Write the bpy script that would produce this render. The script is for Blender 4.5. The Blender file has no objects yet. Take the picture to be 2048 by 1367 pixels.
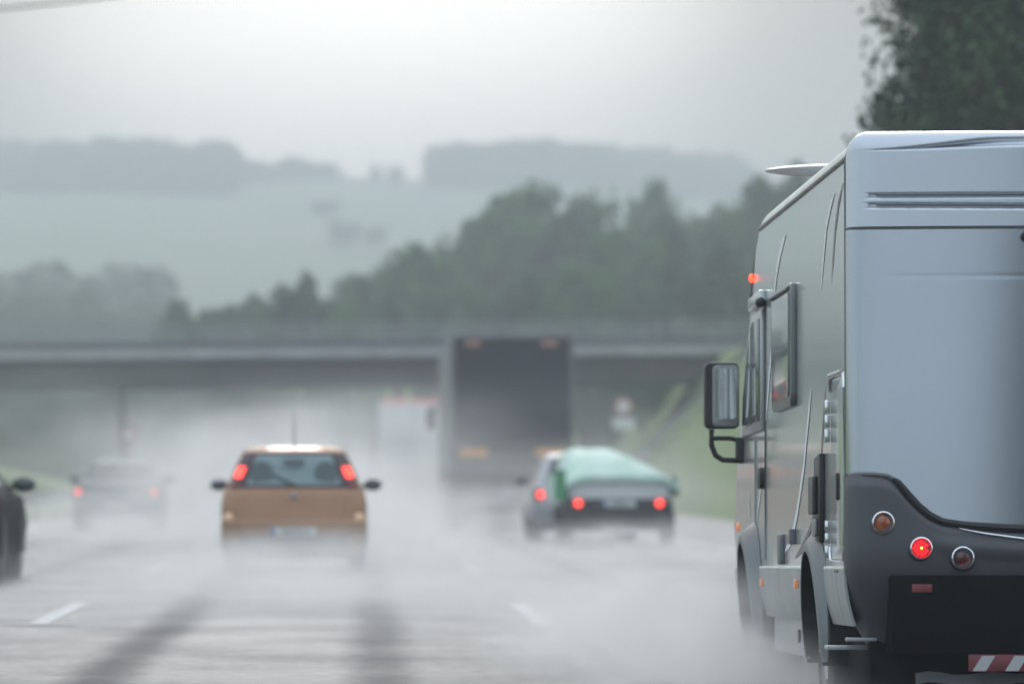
import bpy, bmesh, math, random
from mathutils import Vector, Matrix, noise
R = math.radians
random.seed(7)
sc = bpy.context.scene
C = sc.collection

# ------------------------------------------------------------------ camera
# long lens from a moving car, eye 1.1 m above the wet road, looking along +Y
F = 9300.0                      # focal length in photo pixels (2048 wide)
VX, VY, H = 700.0, 949.0, 1.1
cam_d = bpy.data.cameras.new('camera'); cam = bpy.data.objects.new('camera', cam_d); C.objects.link(cam)
cam.location = (0, 0, H); cam.rotation_euler = (R(90), 0, 0)
cam_d.sensor_width = 36; cam_d.lens = F / 2048 * 36
cam_d.shift_x = (1024 - VX) / 2048; cam_d.shift_y = (VY - 683.5) / 2048
cam_d.clip_start = 0.5; cam_d.clip_end = 6000
cam_d.dof.use_dof = True; cam_d.dof.focus_distance = 23.3; cam_d.dof.aperture_fstop = 2.3
sc.camera = cam

# ------------------------------------------------------------------ world: overcast with a brighter place ahead
w = bpy.data.worlds.new('World'); sc.world = w; w.use_nodes = True
nt = w.node_tree; nt.nodes.clear()
SUN_EL, SUN_AZ = 24.0, 0.0
out = nt.nodes.new('ShaderNodeOutputWorld'); bg = nt.nodes.new('ShaderNodeBackground')
sky = nt.nodes.new('ShaderNodeTexSky'); sky.sky_type = 'NISHITA'; sky.sun_disc = False
sky.sun_elevation = R(SUN_EL); sky.sun_rotation = R(SUN_AZ); sky.dust_density = 4
tc = nt.nodes.new('ShaderNodeTexCoord')
dot = nt.nodes.new('ShaderNodeVectorMath'); dot.operation = 'DOT_PRODUCT'
g = Vector((0.005, 1, 0.104)).normalized(); dot.inputs[1].default_value = g
nt.links.new(tc.outputs['Generated'], dot.inputs[0])
cr = nt.nodes.new('ShaderNodeMapRange'); cr.interpolation_type = 'SMOOTHERSTEP'
cr.inputs[1].default_value = math.cos(R(7.2)); cr.inputs[2].default_value = 1.0
nt.links.new(dot.outputs['Value'], cr.inputs[0])
cr2 = nt.nodes.new('ShaderNodeMapRange'); cr2.interpolation_type = 'SMOOTHSTEP'
cr2.inputs[1].default_value = math.cos(R(75)); cr2.inputs[2].default_value = math.cos(R(4))
nt.links.new(dot.outputs['Value'], cr2.inputs[0])
cm = nt.nodes.new('ShaderNodeMapping'); cm.inputs['Scale'].default_value = (1, 1, 4)
cn = nt.nodes.new('ShaderNodeTexNoise'); cn.inputs['Scale'].default_value = 3.5; cn.inputs['Detail'].default_value = 4
nt.links.new(tc.outputs['Generated'], cm.inputs[0]); nt.links.new(cm.outputs[0], cn.inputs['Vector'])
def mth(tree, op, a, b):
    n = tree.nodes.new('ShaderNodeMath'); n.operation = op
    for i, v in enumerate((a, b)):
        if isinstance(v, (int, float)): n.inputs[i].default_value = v
        else: tree.links.new(v, n.inputs[i])
    return n.outputs[0]
ang = mth(nt, 'DIVIDE', mth(nt, 'ARCCOSINE', mth(nt, 'MINIMUM', dot.outputs['Value'], 1.0), 0), R(60))
ramp = nt.nodes.new('ShaderNodeValToRGB'); er = ramp.color_ramp.elements; ramp.color_ramp.interpolation = 'B_SPLINE'
GL = [(0, 16), (1.5, 15), (2.7, 13), (3.7, 9.5), (4.7, 3.5), (6, .6), (11, 1.3), (25, 7.5), (60, 10.5)]
for i, (d_, v_) in enumerate(GL):
    e_ = er[i] if i in (0,) else (er.new(d_/60) if i < len(GL)-1 else er[-1])
    e_.position = d_/60; e_.color = (v_/20, v_/20, v_/20, 1)
nt.links.new(ang, ramp.inputs[0])
lum = mth(nt, 'MULTIPLY', ramp.outputs[0], 20.0)
lum = mth(nt, 'MULTIPLY', lum, mth(nt, 'ADD', 0.6, mth(nt, 'MULTIPLY', cn.outputs['Fac'], 0.8)))
cc = nt.nodes.new('ShaderNodeVectorMath'); cc.operation = 'SCALE'; 
tint = nt.nodes.new('ShaderNodeMix'); tint.data_type = 'RGBA'; tint.inputs[6].default_value = (.84, .96, 1.10, 1); tint.inputs[7].default_value = (1.03, 1.0, .985, 1)
nt.links.new(cr2.outputs[0], tint.inputs[0]); nt.links.new(tint.outputs[2], cc.inputs[0])
nt.links.new(lum, cc.inputs['Scale'])
mx = nt.nodes.new('ShaderNodeMix'); mx.data_type = 'RGBA'; mx.inputs[0].default_value = 0.9
nt.links.new(sky.outputs[0], mx.inputs[6]); nt.links.new(cc.outputs[0], mx.inputs[7])
nt.links.new(mx.outputs[2], bg.inputs[0]); bg.inputs[1].default_value = 0.1
nt.links.new(bg.outputs[0], out.inputs[0])

sd = bpy.data.lights.new('sun', 'SUN'); sd.energy = 0.7; sd.angle = R(18); sd.color = (.97, .985, 1)
sun = bpy.data.objects.new('sun', sd); C.objects.link(sun)
sun.rotation_euler = (R(-(90 - SUN_EL)), 0, 0)      # shines from ahead towards the camera

sc.view_settings.view_transform = 'Standard'; sc.view_settings.look = 'None'
sc.view_settings.exposure = 0.35; sc.view_settings.gamma = 1
sc.cycles.use_denoising = True
sc.cycles.max_bounces = 8; sc.cycles.diffuse_bounces = 2; sc.cycles.glossy_bounces = 3
sc.cycles.volume_bounces = 2; sc.cycles.transparent_max_bounces = 12
sc.cycles.volume_step_rate = 1.0; sc.cycles.volume_max_steps = 128
sc.cycles.caustics_reflective = False; sc.cycles.caustics_refractive = False

# ------------------------------------------------------------------ helpers
def P(px, py, Y):               # a point of the place, Y metres ahead
    return Vector(((px - VX) / F * Y, Y, H - (py - VY) / F * Y))

MATS = {}
def mat(name, col, rough=.5, metal=0, var=.12, vs=3.0, coat=0, bump=0, bs=30, emis=None, es=0, alpha=None, spec=None, col2=None, stretch=None, rvar=0):
    if name in MATS: return MATS[name]
    m = bpy.data.materials.new(name); m.use_nodes = True; t = m.node_tree
    b = t.nodes['Principled BSDF']
    b.inputs['Roughness'].default_value = rough; b.inputs['Metallic'].default_value = metal
    if coat: b.inputs['Coat Weight'].default_value = coat; b.inputs['Coat Roughness'].default_value = .08
    if spec is not None: b.inputs['Specular IOR Level'].default_value = spec
    tcn = t.nodes.new('ShaderNodeTexCoord'); mp = t.nodes.new('ShaderNodeMapping')
    if stretch: mp.inputs['Scale'].default_value = stretch
    t.links.new(tcn.outputs['Object'], mp.inputs[0])
    n = t.nodes.new('ShaderNodeTexNoise'); n.inputs['Scale'].default_value = vs; n.inputs['Detail'].default_value = 5
    t.links.new(mp.outputs[0], n.inputs['Vector'])
    r = t.nodes.new('ShaderNodeMapRange'); r.inputs[1].default_value = .3; r.inputs[2].default_value = .7
    t.links.new(n.outputs['Fac'], r.inputs[0])
    x = t.nodes.new('ShaderNodeMix'); x.data_type = 'RGBA'
    c2 = col2 or tuple(min(1, c * (1 + var)) for c in col)
    c1 = col if col2 else tuple(c * (1 - var) for c in col)
    x.inputs[6].default_value = (*c1, 1); x.inputs[7].default_value = (*c2, 1)
    t.links.new(r.outputs[0], x.inputs[0]); t.links.new(x.outputs[2], b.inputs['Base Color'])
    if rvar:
        rr = t.nodes.new('ShaderNodeMapRange'); rr.inputs[3].default_value = max(.02, rough - rvar); rr.inputs[4].default_value = rough + rvar
        t.links.new(r.outputs[0], rr.inputs[0]); t.links.new(rr.outputs[0], b.inputs['Roughness'])
    if bump:
        n2 = t.nodes.new('ShaderNodeTexNoise'); n2.inputs['Scale'].default_value = bs; n2.inputs['Detail'].default_value = 4
        t.links.new(mp.outputs[0], n2.inputs['Vector'])
        bp = t.nodes.new('ShaderNodeBump'); bp.inputs['Strength'].default_value = bump; bp.inputs['Distance'].default_value = .02
        t.links.new(n2.outputs['Fac'], bp.inputs['Height']); t.links.new(bp.outputs[0], b.inputs['Normal'])
    if emis: b.inputs['Emission Color'].default_value = (*emis, 1); b.inputs['Emission Strength'].default_value = es
    if alpha is not None: b.inputs['Alpha'].default_value = alpha
    MATS[name] = m
    return m

def link(name, me, m=None, parent=None, smooth=True):
    o = bpy.data.objects.new(name, me); C.objects.link(o)
    if m: me.materials.append(m)
    if smooth:
        me.polygons.foreach_set('use_smooth', [True] * len(me.polygons))
    if parent: o.parent = parent
    return o

class MB:
    def __init__(s): s.v = []; s.f = []
    def add(s, vs, fs):
        k = len(s.v); s.v += [tuple(v) for v in vs]; s.f += [tuple(i + k for i in f) for f in fs]; return s
    def box(s, c, d, rz=0, rx=0, ry=0):
        M = Matrix.Rotation(rz, 3, 'Z') @ Matrix.Rotation(ry, 3, 'Y') @ Matrix.Rotation(rx, 3, 'X')
        vs = [Vector(c) + M @ Vector((d[0]/2*a, d[1]/2*b, d[2]/2*e)) for a in (-1, 1) for b in (-1, 1) for e in (-1, 1)]
        return s.add(vs, [(0,1,3,2),(4,6,7,5),(0,4,5,1),(2,3,7,6),(0,2,6,4),(1,5,7,3)])
    def tube(s, pts, rad, n=10, cap=True, flat=None):
        pts = [Vector(p) for p in pts]
        if isinstance(rad, (int, float)): rad = [rad] * len(pts)
        k = len(s.v); up = Vector((0, 0, 1))
        for i, p in enumerate(pts):
            d = (pts[min(i+1, len(pts)-1)] - pts[max(i-1, 0)]).normalized()
            a = d.cross(up)
            if a.length < 1e-3: a = d.cross(Vector((0, 1, 0)))
            a.normalize(); b = a.cross(d)
            for j in range(n):
                t = 2*math.pi*j/n
                s.v.append(tuple(p + (a*math.cos(t) + b*math.sin(t)*(flat or 1)) * rad[i]))
        for i in range(len(pts)-1):
            for j in range(n):
                s.f.append((k+i*n+j, k+i*n+(j+1)%n, k+(i+1)*n+(j+1)%n, k+(i+1)*n+j))
        if cap:
            s.f.append(tuple(k+j for j in range(n))[::-1]); s.f.append(tuple(k+(len(pts)-1)*n+j for j in range(n)))
        return s
    def cyl(s, a, b, r, n=20): return s.tube([a, b], r, n)
    def grid(s, nu, nv, fn):
        k = len(s.v)
        for i in range(nu):
            for j in range(nv): s.v.append(tuple(fn(i/(nu-1), j/(nv-1))))
        for i in range(nu-1):
            for j in range(nv-1): s.f.append((k+i*nv+j, k+(i+1)*nv+j, k+(i+1)*nv+j+1, k+i*nv+j+1))
        return s
    def ell(s, c, r, nu=16, nv=10):
        c = Vector(c); k = len(s.v)
        for i in range(nv+1):
            th = math.pi*i/nv
            for j in range(nu):
                ph = 2*math.pi*j/nu
                s.v.append((c.x+r[0]*math.sin(th)*math.cos(ph), c.y+r[1]*math.sin(th)*math.sin(ph), c.z+r[2]*math.cos(th)))
        for i in range(nv):
            for j in range(nu): s.f.append((k+i*nu+j, k+(i+1)*nu+j, k+(i+1)*nu+(j+1)%nu, k+i*nu+(j+1)%nu))
        return s
    def prism(s, pts, axis, a, b):        # closed outline extruded along an axis
        k = len(s.v); n = len(pts)
        for t in (a, b):
            for (u, v) in pts:
                s.v.append({'x': (t, u, v), 'y': (u, t, v), 'z': (u, v, t)}[axis])
        s.f.append(tuple(k+i for i in range(n))); s.f.append(tuple(k+n+i for i in range(n))[::-1])
        for i in range(n): s.f.append((k+i, k+n+i, k+n+(i+1)%n, k+(i+1)%n))
        return s
    def build(s, name, m, parent=None, bevel=0, smooth=True, segs=2, solid=0, weld=False):
        me = bpy.data.meshes.new(name); me.from_pydata(s.v, [], s.f); me.update()
        bm = bmesh.new(); bm.from_mesh(me)
        if weld: bmesh.ops.remove_doubles(bm, verts=bm.verts, dist=1e-4)
        if solid:
            bmesh.ops.recalc_face_normals(bm, faces=bm.faces)
            bm.normal_update()
            old = bm.verts[:]; fs = bm.faces[:]; bes = [e for e in bm.edges if len(e.link_faces) == 1]
            new = {v: bm.verts.new(v.co - v.normal*solid) for v in old}
            for f in fs: bm.faces.new([new[v] for v in reversed(f.verts)])
            for e in bes:
                a, b = e.verts
                try: bm.faces.new([a, b, new[b], new[a]])
                except ValueError: pass
        bmesh.ops.recalc_face_normals(bm, faces=bm.faces)
        if bevel:
            es = [e for e in bm.edges if len(e.link_faces) == 2 and e.calc_face_angle(0) > .5]
            bmesh.ops.bevel(bm, geom=es, offset=bevel, segments=segs, profile=.5, affect='EDGES', clamp_overlap=True)
        big = [f for f in bm.faces if len(f.verts) > 4]
        if big: bmesh.ops.triangulate(bm, faces=big)
        for e in bm.edges:
            if len(e.link_faces) == 2 and e.calc_face_angle(0) > .6: e.smooth = False
        bm.to_mesh(me); bm.free()
        return link(name, me, m, parent, smooth)

def thing(name, label, cat, loc=(0,0,0), rz=0, group=None):
    o = bpy.data.objects.new(name, None); C.objects.link(o)
    o.location = loc; o.rotation_euler = (0, 0, rz); o['label'] = label; o['category'] = cat
    if group: o['group'] = group
    return o
def tag(o, label=None, cat=None, group=None, kind=None):
    for k, v in (('label', label), ('category', cat), ('group', group), ('kind', kind)):
        if v: o[k] = v
    return o
def copy_tree(o, parent=None):
    c = o.copy(); C.objects.link(c); c.parent = parent
    for ch in [x for x in C.objects if x.parent == o]: copy_tree(ch, c)
    return c
def sst(a, b, x):
    t = max(0, min(1, (x-a)/(b-a))); return t*t*(3-2*t)
def rrect(x0, z0, x1, z1, r, n=6):
    pts = []
    for cx, cz, a0 in ((x1-r, z1-r, 0), (x0+r, z1-r, 90), (x0+r, z0+r, 180), (x1-r, z0+r, 270)):
        for i in range(n+1):
            a = R(a0 + 90*i/n); pts.append((cx + r*math.cos(a), cz + r*math.sin(a)))
    return pts

# ------------------------------------------------------------------ ground, hills, road
def interp(tab, x):
    if x <= tab[0][0]: return tab[0][1]
    for (a, b), (c, d) in zip(tab, tab[1:]):
        if x <= c: return b + (d-b)*sst(0, 1, (x-a)/(c-a))
    return tab[-1][1]
RIDGE = [(-400,372),(0,338),(200,330),(430,338),(500,352),(560,345),(640,338),(700,352),(860,356),(900,340),(1150,336),(1300,352),(1500,372),(1900,400),(2600,460)]
def curve(y): return -((y-165)**2)/260 if y > 165 else 0      # the road bends away left past the bridge
def road_dip(x, y):            # the right lane dips a little where the motorhome drives
    d = (H - (.77 + .01946*y))
    return d * sst(1.5, 2.3, x) * sst(14, 19, y) * (1 - sst(28.5, 36, y))
def ground_z(x, y):
    z = -.06
    if y > 200:
        x = x - curve(y)
        z += 4.6*sst(205, 238, y)*sst(9.5, 16, x)*(1-sst(330, 520, y))
    if x > 9.5: z += min((.78+.62*sst(95, 140, y))*(x-9.5), 5.9 + .01*(x-18)) * sst(58, 100, y) * (1-.55*sst(330, 520, y)) * (1 - sst(190, 215, y)*.75)
    if x < -8.2: z += min(.22*(-x-8.2), 2.6) * sst(30, 60, y)
    if y > 330:
        px = VX + (x+curve(y))/y*F
        rz = H + (VY - interp(RIDGE, px))/F*1250
        t = min(1, (y-330)/(1250-330))
        z = z*(1-min(1,t*6)) + rz*(t**1.15)*.995
        z += noise.noise((x*.006, y*.006, 3))*5*sst(0,.2,t)*(1-sst(.85, 1, t))
    if y > 1250: z -= (y-1250)*.12
    if x > 9.5 or x < -8.2: z += noise.noise((x*.25, y*.12, 1))*.18
    return z + (road_dip(x, y) if -8 < x < 9.5 else 0)
xs = [-520,-420,-340,-280,-230,-190,-160,-135,-115,-98,-84,-72,-62,-53,-45,-38,-32,-27,-23,-20,-17,-14.5,-12,-10,-8.2,-6,-3,0,1.5,1.9,2.3,4,6,8,9.0] + \
     [9.5,10,10.8,11.6,12.5,13.5,14.5,15.5,16.5,17.5,18.5,20,22,25,29,34,40,47,55,64,74,85,97,110,125,142,160,182,208,238,272,310,360,430]
ys = [-500,-300,-160,-60,-20,5,12,16,19,22,25,28.5,30,32,34,36,42,50,58,66,76,88,100,112,124,136,148,160,172,186,200,220,240,260,280,300,330,345,360,380,400,430,460,500,540,580,630,680,740,800,860,920,980,1040,1100,1160,1210,1250,1300,1380,1480,1600]
gm = MB().grid(len(xs), len(ys), lambda u, v: (lambda x, y: (x, y, ground_z(x, y)))(xs[round(u*(len(xs)-1))], ys[round(v*(len(ys)-1))]))
def ground_mat():
    m = bpy.data.materials.new('grass_land'); m.use_nodes = True; t = m.node_tree; b = t.nodes['Principled BSDF']
    tcn = t.nodes.new('ShaderNodeTexCoord')
    def nz(s, lo=.35, hi=.65, sc_=(1,1,1)):
        mp = t.nodes.new('ShaderNodeMapping'); mp.inputs['Scale'].default_value = sc_; t.links.new(tcn.outputs['Object'], mp.inputs[0])
        n = t.nodes.new('ShaderNodeTexNoise'); n.inputs['Scale'].default_value = s; n.inputs['Detail'].default_value = 5
        t.links.new(mp.outputs[0], n.inputs['Vector'])
        r = t.nodes.new('ShaderNodeMapRange'); r.inputs[1].default_value = lo; r.inputs[2].default_value = hi
        t.links.new(n.outputs['Fac'], r.inputs[0]); return r.outputs[0]
    def mixc(f, a, c):
        x = t.nodes.new('ShaderNodeMix'); x.data_type = 'RGBA'; t.links.new(f, x.inputs[0])
        for i, q in ((6, a), (7, c)):
            if isinstance(q, tuple): x.inputs[i].default_value = (*q, 1)
            else: t.links.new(q, x.inputs[i])
        return x.outputs[2]
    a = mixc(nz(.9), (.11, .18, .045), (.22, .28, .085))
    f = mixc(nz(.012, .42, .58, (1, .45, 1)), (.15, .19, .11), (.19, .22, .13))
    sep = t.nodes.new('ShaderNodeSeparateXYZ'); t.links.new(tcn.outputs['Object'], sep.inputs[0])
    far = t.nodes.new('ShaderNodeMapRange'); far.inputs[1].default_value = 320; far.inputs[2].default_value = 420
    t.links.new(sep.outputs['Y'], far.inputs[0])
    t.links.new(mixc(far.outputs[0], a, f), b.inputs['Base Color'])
    b.inputs['Roughness'].default_value = .85
    n2 = t.nodes.new('ShaderNodeTexNoise'); n2.inputs['Scale'].default_value = 6; t.links.new(tcn.outputs['Object'], n2.inputs['Vector'])
    bp = t.nodes.new('ShaderNodeBump'); bp.inputs['Strength'].default_value = .8; bp.inputs['Distance'].default_value = .1
    t.links.new(n2.outputs['Fac'], bp.inputs['Height']); t.links.new(bp.outputs[0], b.inputs['Normal'])
    return m
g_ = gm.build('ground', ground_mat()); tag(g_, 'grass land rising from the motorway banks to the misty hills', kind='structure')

def road_mat():
    m = bpy.data.materials.new('wet_asphalt'); m.use_nodes = True; t = m.node_tree; b = t.nodes['Principled BSDF']
    tcn = t.nodes.new('ShaderNodeTexCoord')
    def nz(s, sc_, det=5):
        mp = t.nodes.new('ShaderNodeMapping'); mp.inputs['Scale'].default_value = sc_; t.links.new(tcn.outputs['Object'], mp.inputs[0])
        n = t.nodes.new('ShaderNodeTexNoise'); n.inputs['Scale'].default_value = s; n.inputs['Detail'].default_value = det
        t.links.new(mp.outputs[0], n.inputs['Vector']); return n.outputs['Fac']
    sep = t.nodes.new('ShaderNodeSeparateXYZ'); t.links.new(tcn.outputs['Object'], sep.inputs[0])
    # wheel tracks pressed into the surface, one pair per lane
    wob = mth(t, 'MULTIPLY', mth(t, 'SUBTRACT', nz(.25, (0, .25, 0), 2), .5), .35)
    xw = mth(t, 'ADD', sep.outputs['X'], wob)
    tr = None
    for c, st_ in ((-5.0, .3), (-3.5, .3), (-1.33, 1), (.2, .8), (2.6, .45), (4.1, .25)):
        d = mth(t, 'ABSOLUTE', mth(t, 'SUBTRACT', xw, c), 0)
        r = t.nodes.new('ShaderNodeMapRange'); r.interpolation_type = 'SMOOTHSTEP'
        r.inputs[1].default_value = .02; r.inputs[2].default_value = .30; r.inputs[3].default_value = st_; r.inputs[4].default_value = 0
        t.links.new(d, r.inputs[0]); tr = r.outputs[0] if tr is None else mth(t, 'MAXIMUM', tr, r.outputs[0])
    base = t.nodes.new('ShaderNodeMix'); base.data_type = 'RGBA'
    base.inputs[6].default_value = (.035, .037, .04, 1); base.inputs[7].default_value = (.10, .10, .10, 1)
    t.links.new(nz(1.2, (.6, .1, 1)), base.inputs[0])
    dk = t.nodes.new('ShaderNodeMix'); dk.data_type = 'RGBA'; dk.inputs[7].default_value = (.02, .021, .024, 1)
    t.links.new(mth(t, 'MULTIPLY', tr, .6), dk.inputs[0]); t.links.new(base.outputs[2], dk.inputs[6])
    t.links.new(dk.outputs[2], b.inputs['Base Color'])
    b.inputs['Specular IOR Level'].default_value = .18
    rg = mth(t, 'ADD', .38, mth(t, 'MULTIPLY', nz(1.6, (.5, .35, 1)), .26))
    rg = mth(t, 'ADD', rg, mth(t, 'MULTIPLY', mth(t, 'SUBTRACT', nz(9, (1, 1, 1)), .5), .20))
    rg = mth(t, 'ADD', rg, mth(t, 'MULTIPLY', tr, .16))
    t.links.new(rg, b.inputs['Roughness'])
    bp = t.nodes.new('ShaderNodeBump'); bp.inputs['Strength'].default_value = .28; bp.inputs['Distance'].default_value = .01
    t.links.new(mth(t, 'ADD', nz(30, (1, .5, 1)), nz(4, (1, .6, 1))), bp.inputs['Height']); t.links.new(bp.outputs[0], b.inputs['Normal'])
    return m
rys = [-460,-60,-20,0,8,12,14,16,17.5,19,21,23,25,27,28.5,30,32,34,36,40,50,60,80,100,140,165,172,180,188,196,206,218,232,250]
rxs = [-7.6,-6,-4,-2,0,1.5,1.6,1.7,1.8,1.9,2,2.1,2.2,2.3,3,4,5,6,7,8,9.1]
road = MB().grid(len(rxs), len(rys), lambda u, v: (lambda x, y: (x+curve(y), y, road_dip(x, y)))(rxs[round(u*(len(rxs)-1))], rys[round(v*(len(rys)-1))])).build('road', road_mat())
tag(road, 'wet grey motorway carriageway with three lanes', kind='structure')
paint = mat('road_paint', (.36, .37, .37), .55, var=.3, spec=.25, vs=9, bump=.2)
def strip(name, x, y0, y1, wd, n=4):
    MB().grid(2, n, lambda u, v: (x - wd/2 + wd*u + curve(y0+(y1-y0)*v), y0+(y1-y0)*v, .005 + road_dip(x - wd/2 + wd*u, y0+(y1-y0)*v))).build(name, paint, road)
for k in range(-1, 10):
    strip('lane_dash', 1.43, 33.7 + 18*k, 39.7 + 18*k, .15)
    strip('lane_dash', -2.3, 33.9 + 18*k, 39.9 + 18*k, .15)
strip('edge_line', 5.55, 5, 240, .25, 60)
strip('edge_line', -6.2, 5, 240, .25, 30)
MB().grid(2, 2, lambda u, v: (-2.55+.55*u, 34.0+.18*v, .009)).build('joint_glint', paint, road)  # pale paint strip stands for light reflecting off a road joint

# ------------------------------------------------------------------ trees
leafm = {}
def leaf(name, a, b, vs=.25): return mat(name, a, .6, col2=b, vs=vs)
L_DARK = leaf('foliage_dark', (.015, .045, .014), (.05, .10, .03), .5)
L_MID = leaf('foliage_mid', (.030, .090, .018), (.10, .19, .035), .35)
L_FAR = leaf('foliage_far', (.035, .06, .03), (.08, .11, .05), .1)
BARK = mat('bark', (.07, .055, .04), .85, var=.3, vs=8, bump=.5)
def crown_mesh(seed, rx, rz, nclump, nleaf, ls, shape=0):
    rnd = random.Random(seed); v = []; f = []
    clumps = []
    for i in range(nclump):
        while True:
            p = Vector((rnd.uniform(-1, 1), rnd.uniform(-1, 1), rnd.uniform(-1, 1)))
            if .25 < p.length < 1: break
        if rnd.random() < .75: p = p.normalized()*rnd.uniform(.62, .98)
        h_ = math.hypot(p.x, p.y) or 1; wz = math.sqrt(max(0, 1-abs(p.z)**3))*rnd.uniform(.45, .95)/h_ * (.86 if shape else 1)
        c = Vector((p.x*rx*wz, p.y*rx*wz, p.z*rz*.9)); r = rnd.uniform(.16, .34)*rx
        clumps.append((c, r))
        for k in range(nleaf):
            d = Vector((rnd.gauss(0, 1), rnd.gauss(0, 1), rnd.gauss(0, .8)))
            d = d.normalized()*r*rnd.random()**(.45 if ls > .1 else .95)
            q = c + d
            a = Vector((rnd.gauss(0,1), rnd.gauss(0,1), rnd.gauss(0,1))).normalized(); b = a.cross(Vector((rnd.gauss(0,1), rnd.gauss(0,1), rnd.gauss(0,1)))).normalized()
            s = ls*rnd.uniform(.6, 1.3); n = len(v)
            v += [tuple(q-a*s), tuple(q+b*s*.6), tuple(q+a*s), tuple(q-b*s*.6)]; f.append((n, n+1, n+2, n+3))
    me = bpy.data.meshes.new('crown'); me.from_pydata(v, [], f); me.update()
    return me, clumps
def tree(seed, name, label, cat, h, rx, mtl, nclump=46, nleaf=110, ls=.22, shape=0, trunk_h=.25, group=None):
    t = thing(name, label, cat, group=group)
    rz = h*(1-trunk_h)/2; cz = h*trunk_h + rz
    me, cl = crown_mesh(seed, rx, rz, nclump, nleaf, ls, shape)
    o = link('crown', me, mtl, t, False); o.location = (0, 0, cz)
    rnd = random.Random(seed)
    mb = MB().tube([(0,0,-.3),(rnd.uniform(-.1,.1),0,h*.3),(rnd.uniform(-.2,.2),.1,h*.55),(0,0,h*.85)], [h*.028,h*.022,h*.015,h*.004], 8)
    for c, r in cl[:14]:
        zb = h*trunk_h*.8 + rnd.random()*h*.35
        mb.tube([(0,0,zb), (c.x*.5, c.y*.5, (zb+c.z+cz)/2-.1), (c.x, c.y, c.z+cz)], [h*.010, h*.006, h*.002], 6)
    mb.build('trunk', BARK, t)
    return t
protos = [tree(11, 'broadleaf_tree', 'x', 'tree', 12, 5.2, L_MID, 60, 150, .26, 0, .12),
          tree(12, 'broadleaf_tree', 'x', 'tree', 12, 4.6, L_MID, 54, 150, .26, 1, .12),
          tree(13, 'broadleaf_tree', 'x', 'tree', 12, 4.2, L_DARK, 54, 150, .26, 0, .10)]
used = [False]*3
TREES = [ # px, top py, Y, proto, half width px, label
 (370, 590, 236, 1, 45, 'small pale green tree at the left end of the tree row behind the bridge'),
 (435, 612, 244, 0, 38, 'low tree right of the leftmost tree, just above the bridge railing'),
 (490, 582, 250, 1, 36, 'slim pale tree with pointed top left of the dark round tree'),
 (545, 604, 252, 0, 40, 'low bushy tree touching the left side of the dark round tree'),
 (610, 540, 226, 2, 50, 'dark round tree standing out from the paler trees above the orange car'),
 (665, 585, 256, 0, 40, 'low pale tree right of the dark round tree'),
 (718, 542, 262, 1, 44, 'medium tree in the dip between the dark round tree and the rising canopy'),
 (775, 525, 250, 0, 48, 'rounded tree where the tree row starts rising to the right'),
 (850, 478, 245, 1, 64, 'twin topped tree left of the tall dome tree'),
 (930, 468, 268, 0, 60, 'tree filling the slope of canopy left of the tall dome tree'),
 (1000, 415, 262, 0, 80, 'broad tree leaning on the left shoulder of the tall dome tree'),
 (1095, 362, 272, 0, 118, 'tall dome tree, highest of the row above the dark truck'),
 (1175, 405, 262, 2, 80, 'dark tree filling the right shoulder of the tall dome tree'),
 (1300, 345, 300, 1, 46, 'tall narrow tree with ragged top right of the dome tree'),
 (1240, 455, 235, 0, 70, 'lower tree in the gap between the dome tree and narrow tree'),
 (1380, 425, 240, 2, 80, 'dark broad tree right of and below the narrow tree'),
 (1440, 400, 262, 0, 60, 'tree left of the motorhome front, below the far ridge'),
 (1505, 345, 270, 2, 70, 'tall dark tree directly left of the motorhome roof'),
 (1580, 322, 262, 2, 62, 'dark tree peeking over the motorhome roof beside the roof dish'),
 (1480, 480, 205, 2, 75, 'low dark tree behind the bridge end beside the motorhome cab'),
 (1330, 520, 205, 2, 70, 'low dark tree above the right half of bridge railing'),
 (1160, 520, 212, 0, 75, 'low tree straight behind the dark truck top right corner'),
 (1020, 540, 214, 2, 70, 'low dark tree straight behind the dark truck top left corner'),
 (900, 560, 220, 0, 65, 'low tree above the bridge left of the dark truck'),
 (800, 590, 218, 2, 55, 'low dark tree above the bridge over the white truck'),
 (700, 610, 215, 0, 55, 'low pale shrub-like tree above the bridge right of the orange car'),
]
def place(kind, px, topy, Y, hw, label, group, sy=None):
    c = P(px, topy, Y); gz = ground_z(c.x, Y); h = c.z - gz
    src = protos[kind]
    if not used[kind]: o = src; used[kind] = True
    else: o = copy_tree(src)
    base_r = (5.2, 4.6, 4.2)[kind]
    s = hw/F*Y/base_r*(1.45 if group.startswith('trees') else 1.1)
    o.location = (c.x, Y, gz); o.scale = (s, s, h/12.0); o.rotation_euler = (0, 0, random.uniform(0, 6.28))
    o['label'] = label; o['group'] = group; o['category'] = 'tree'
    return o
for (px, ty, Y, k, hw, lb) in TREES: place(k, px, ty, Y, hw, lb, 'trees beyond the motorway bridge')
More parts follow.
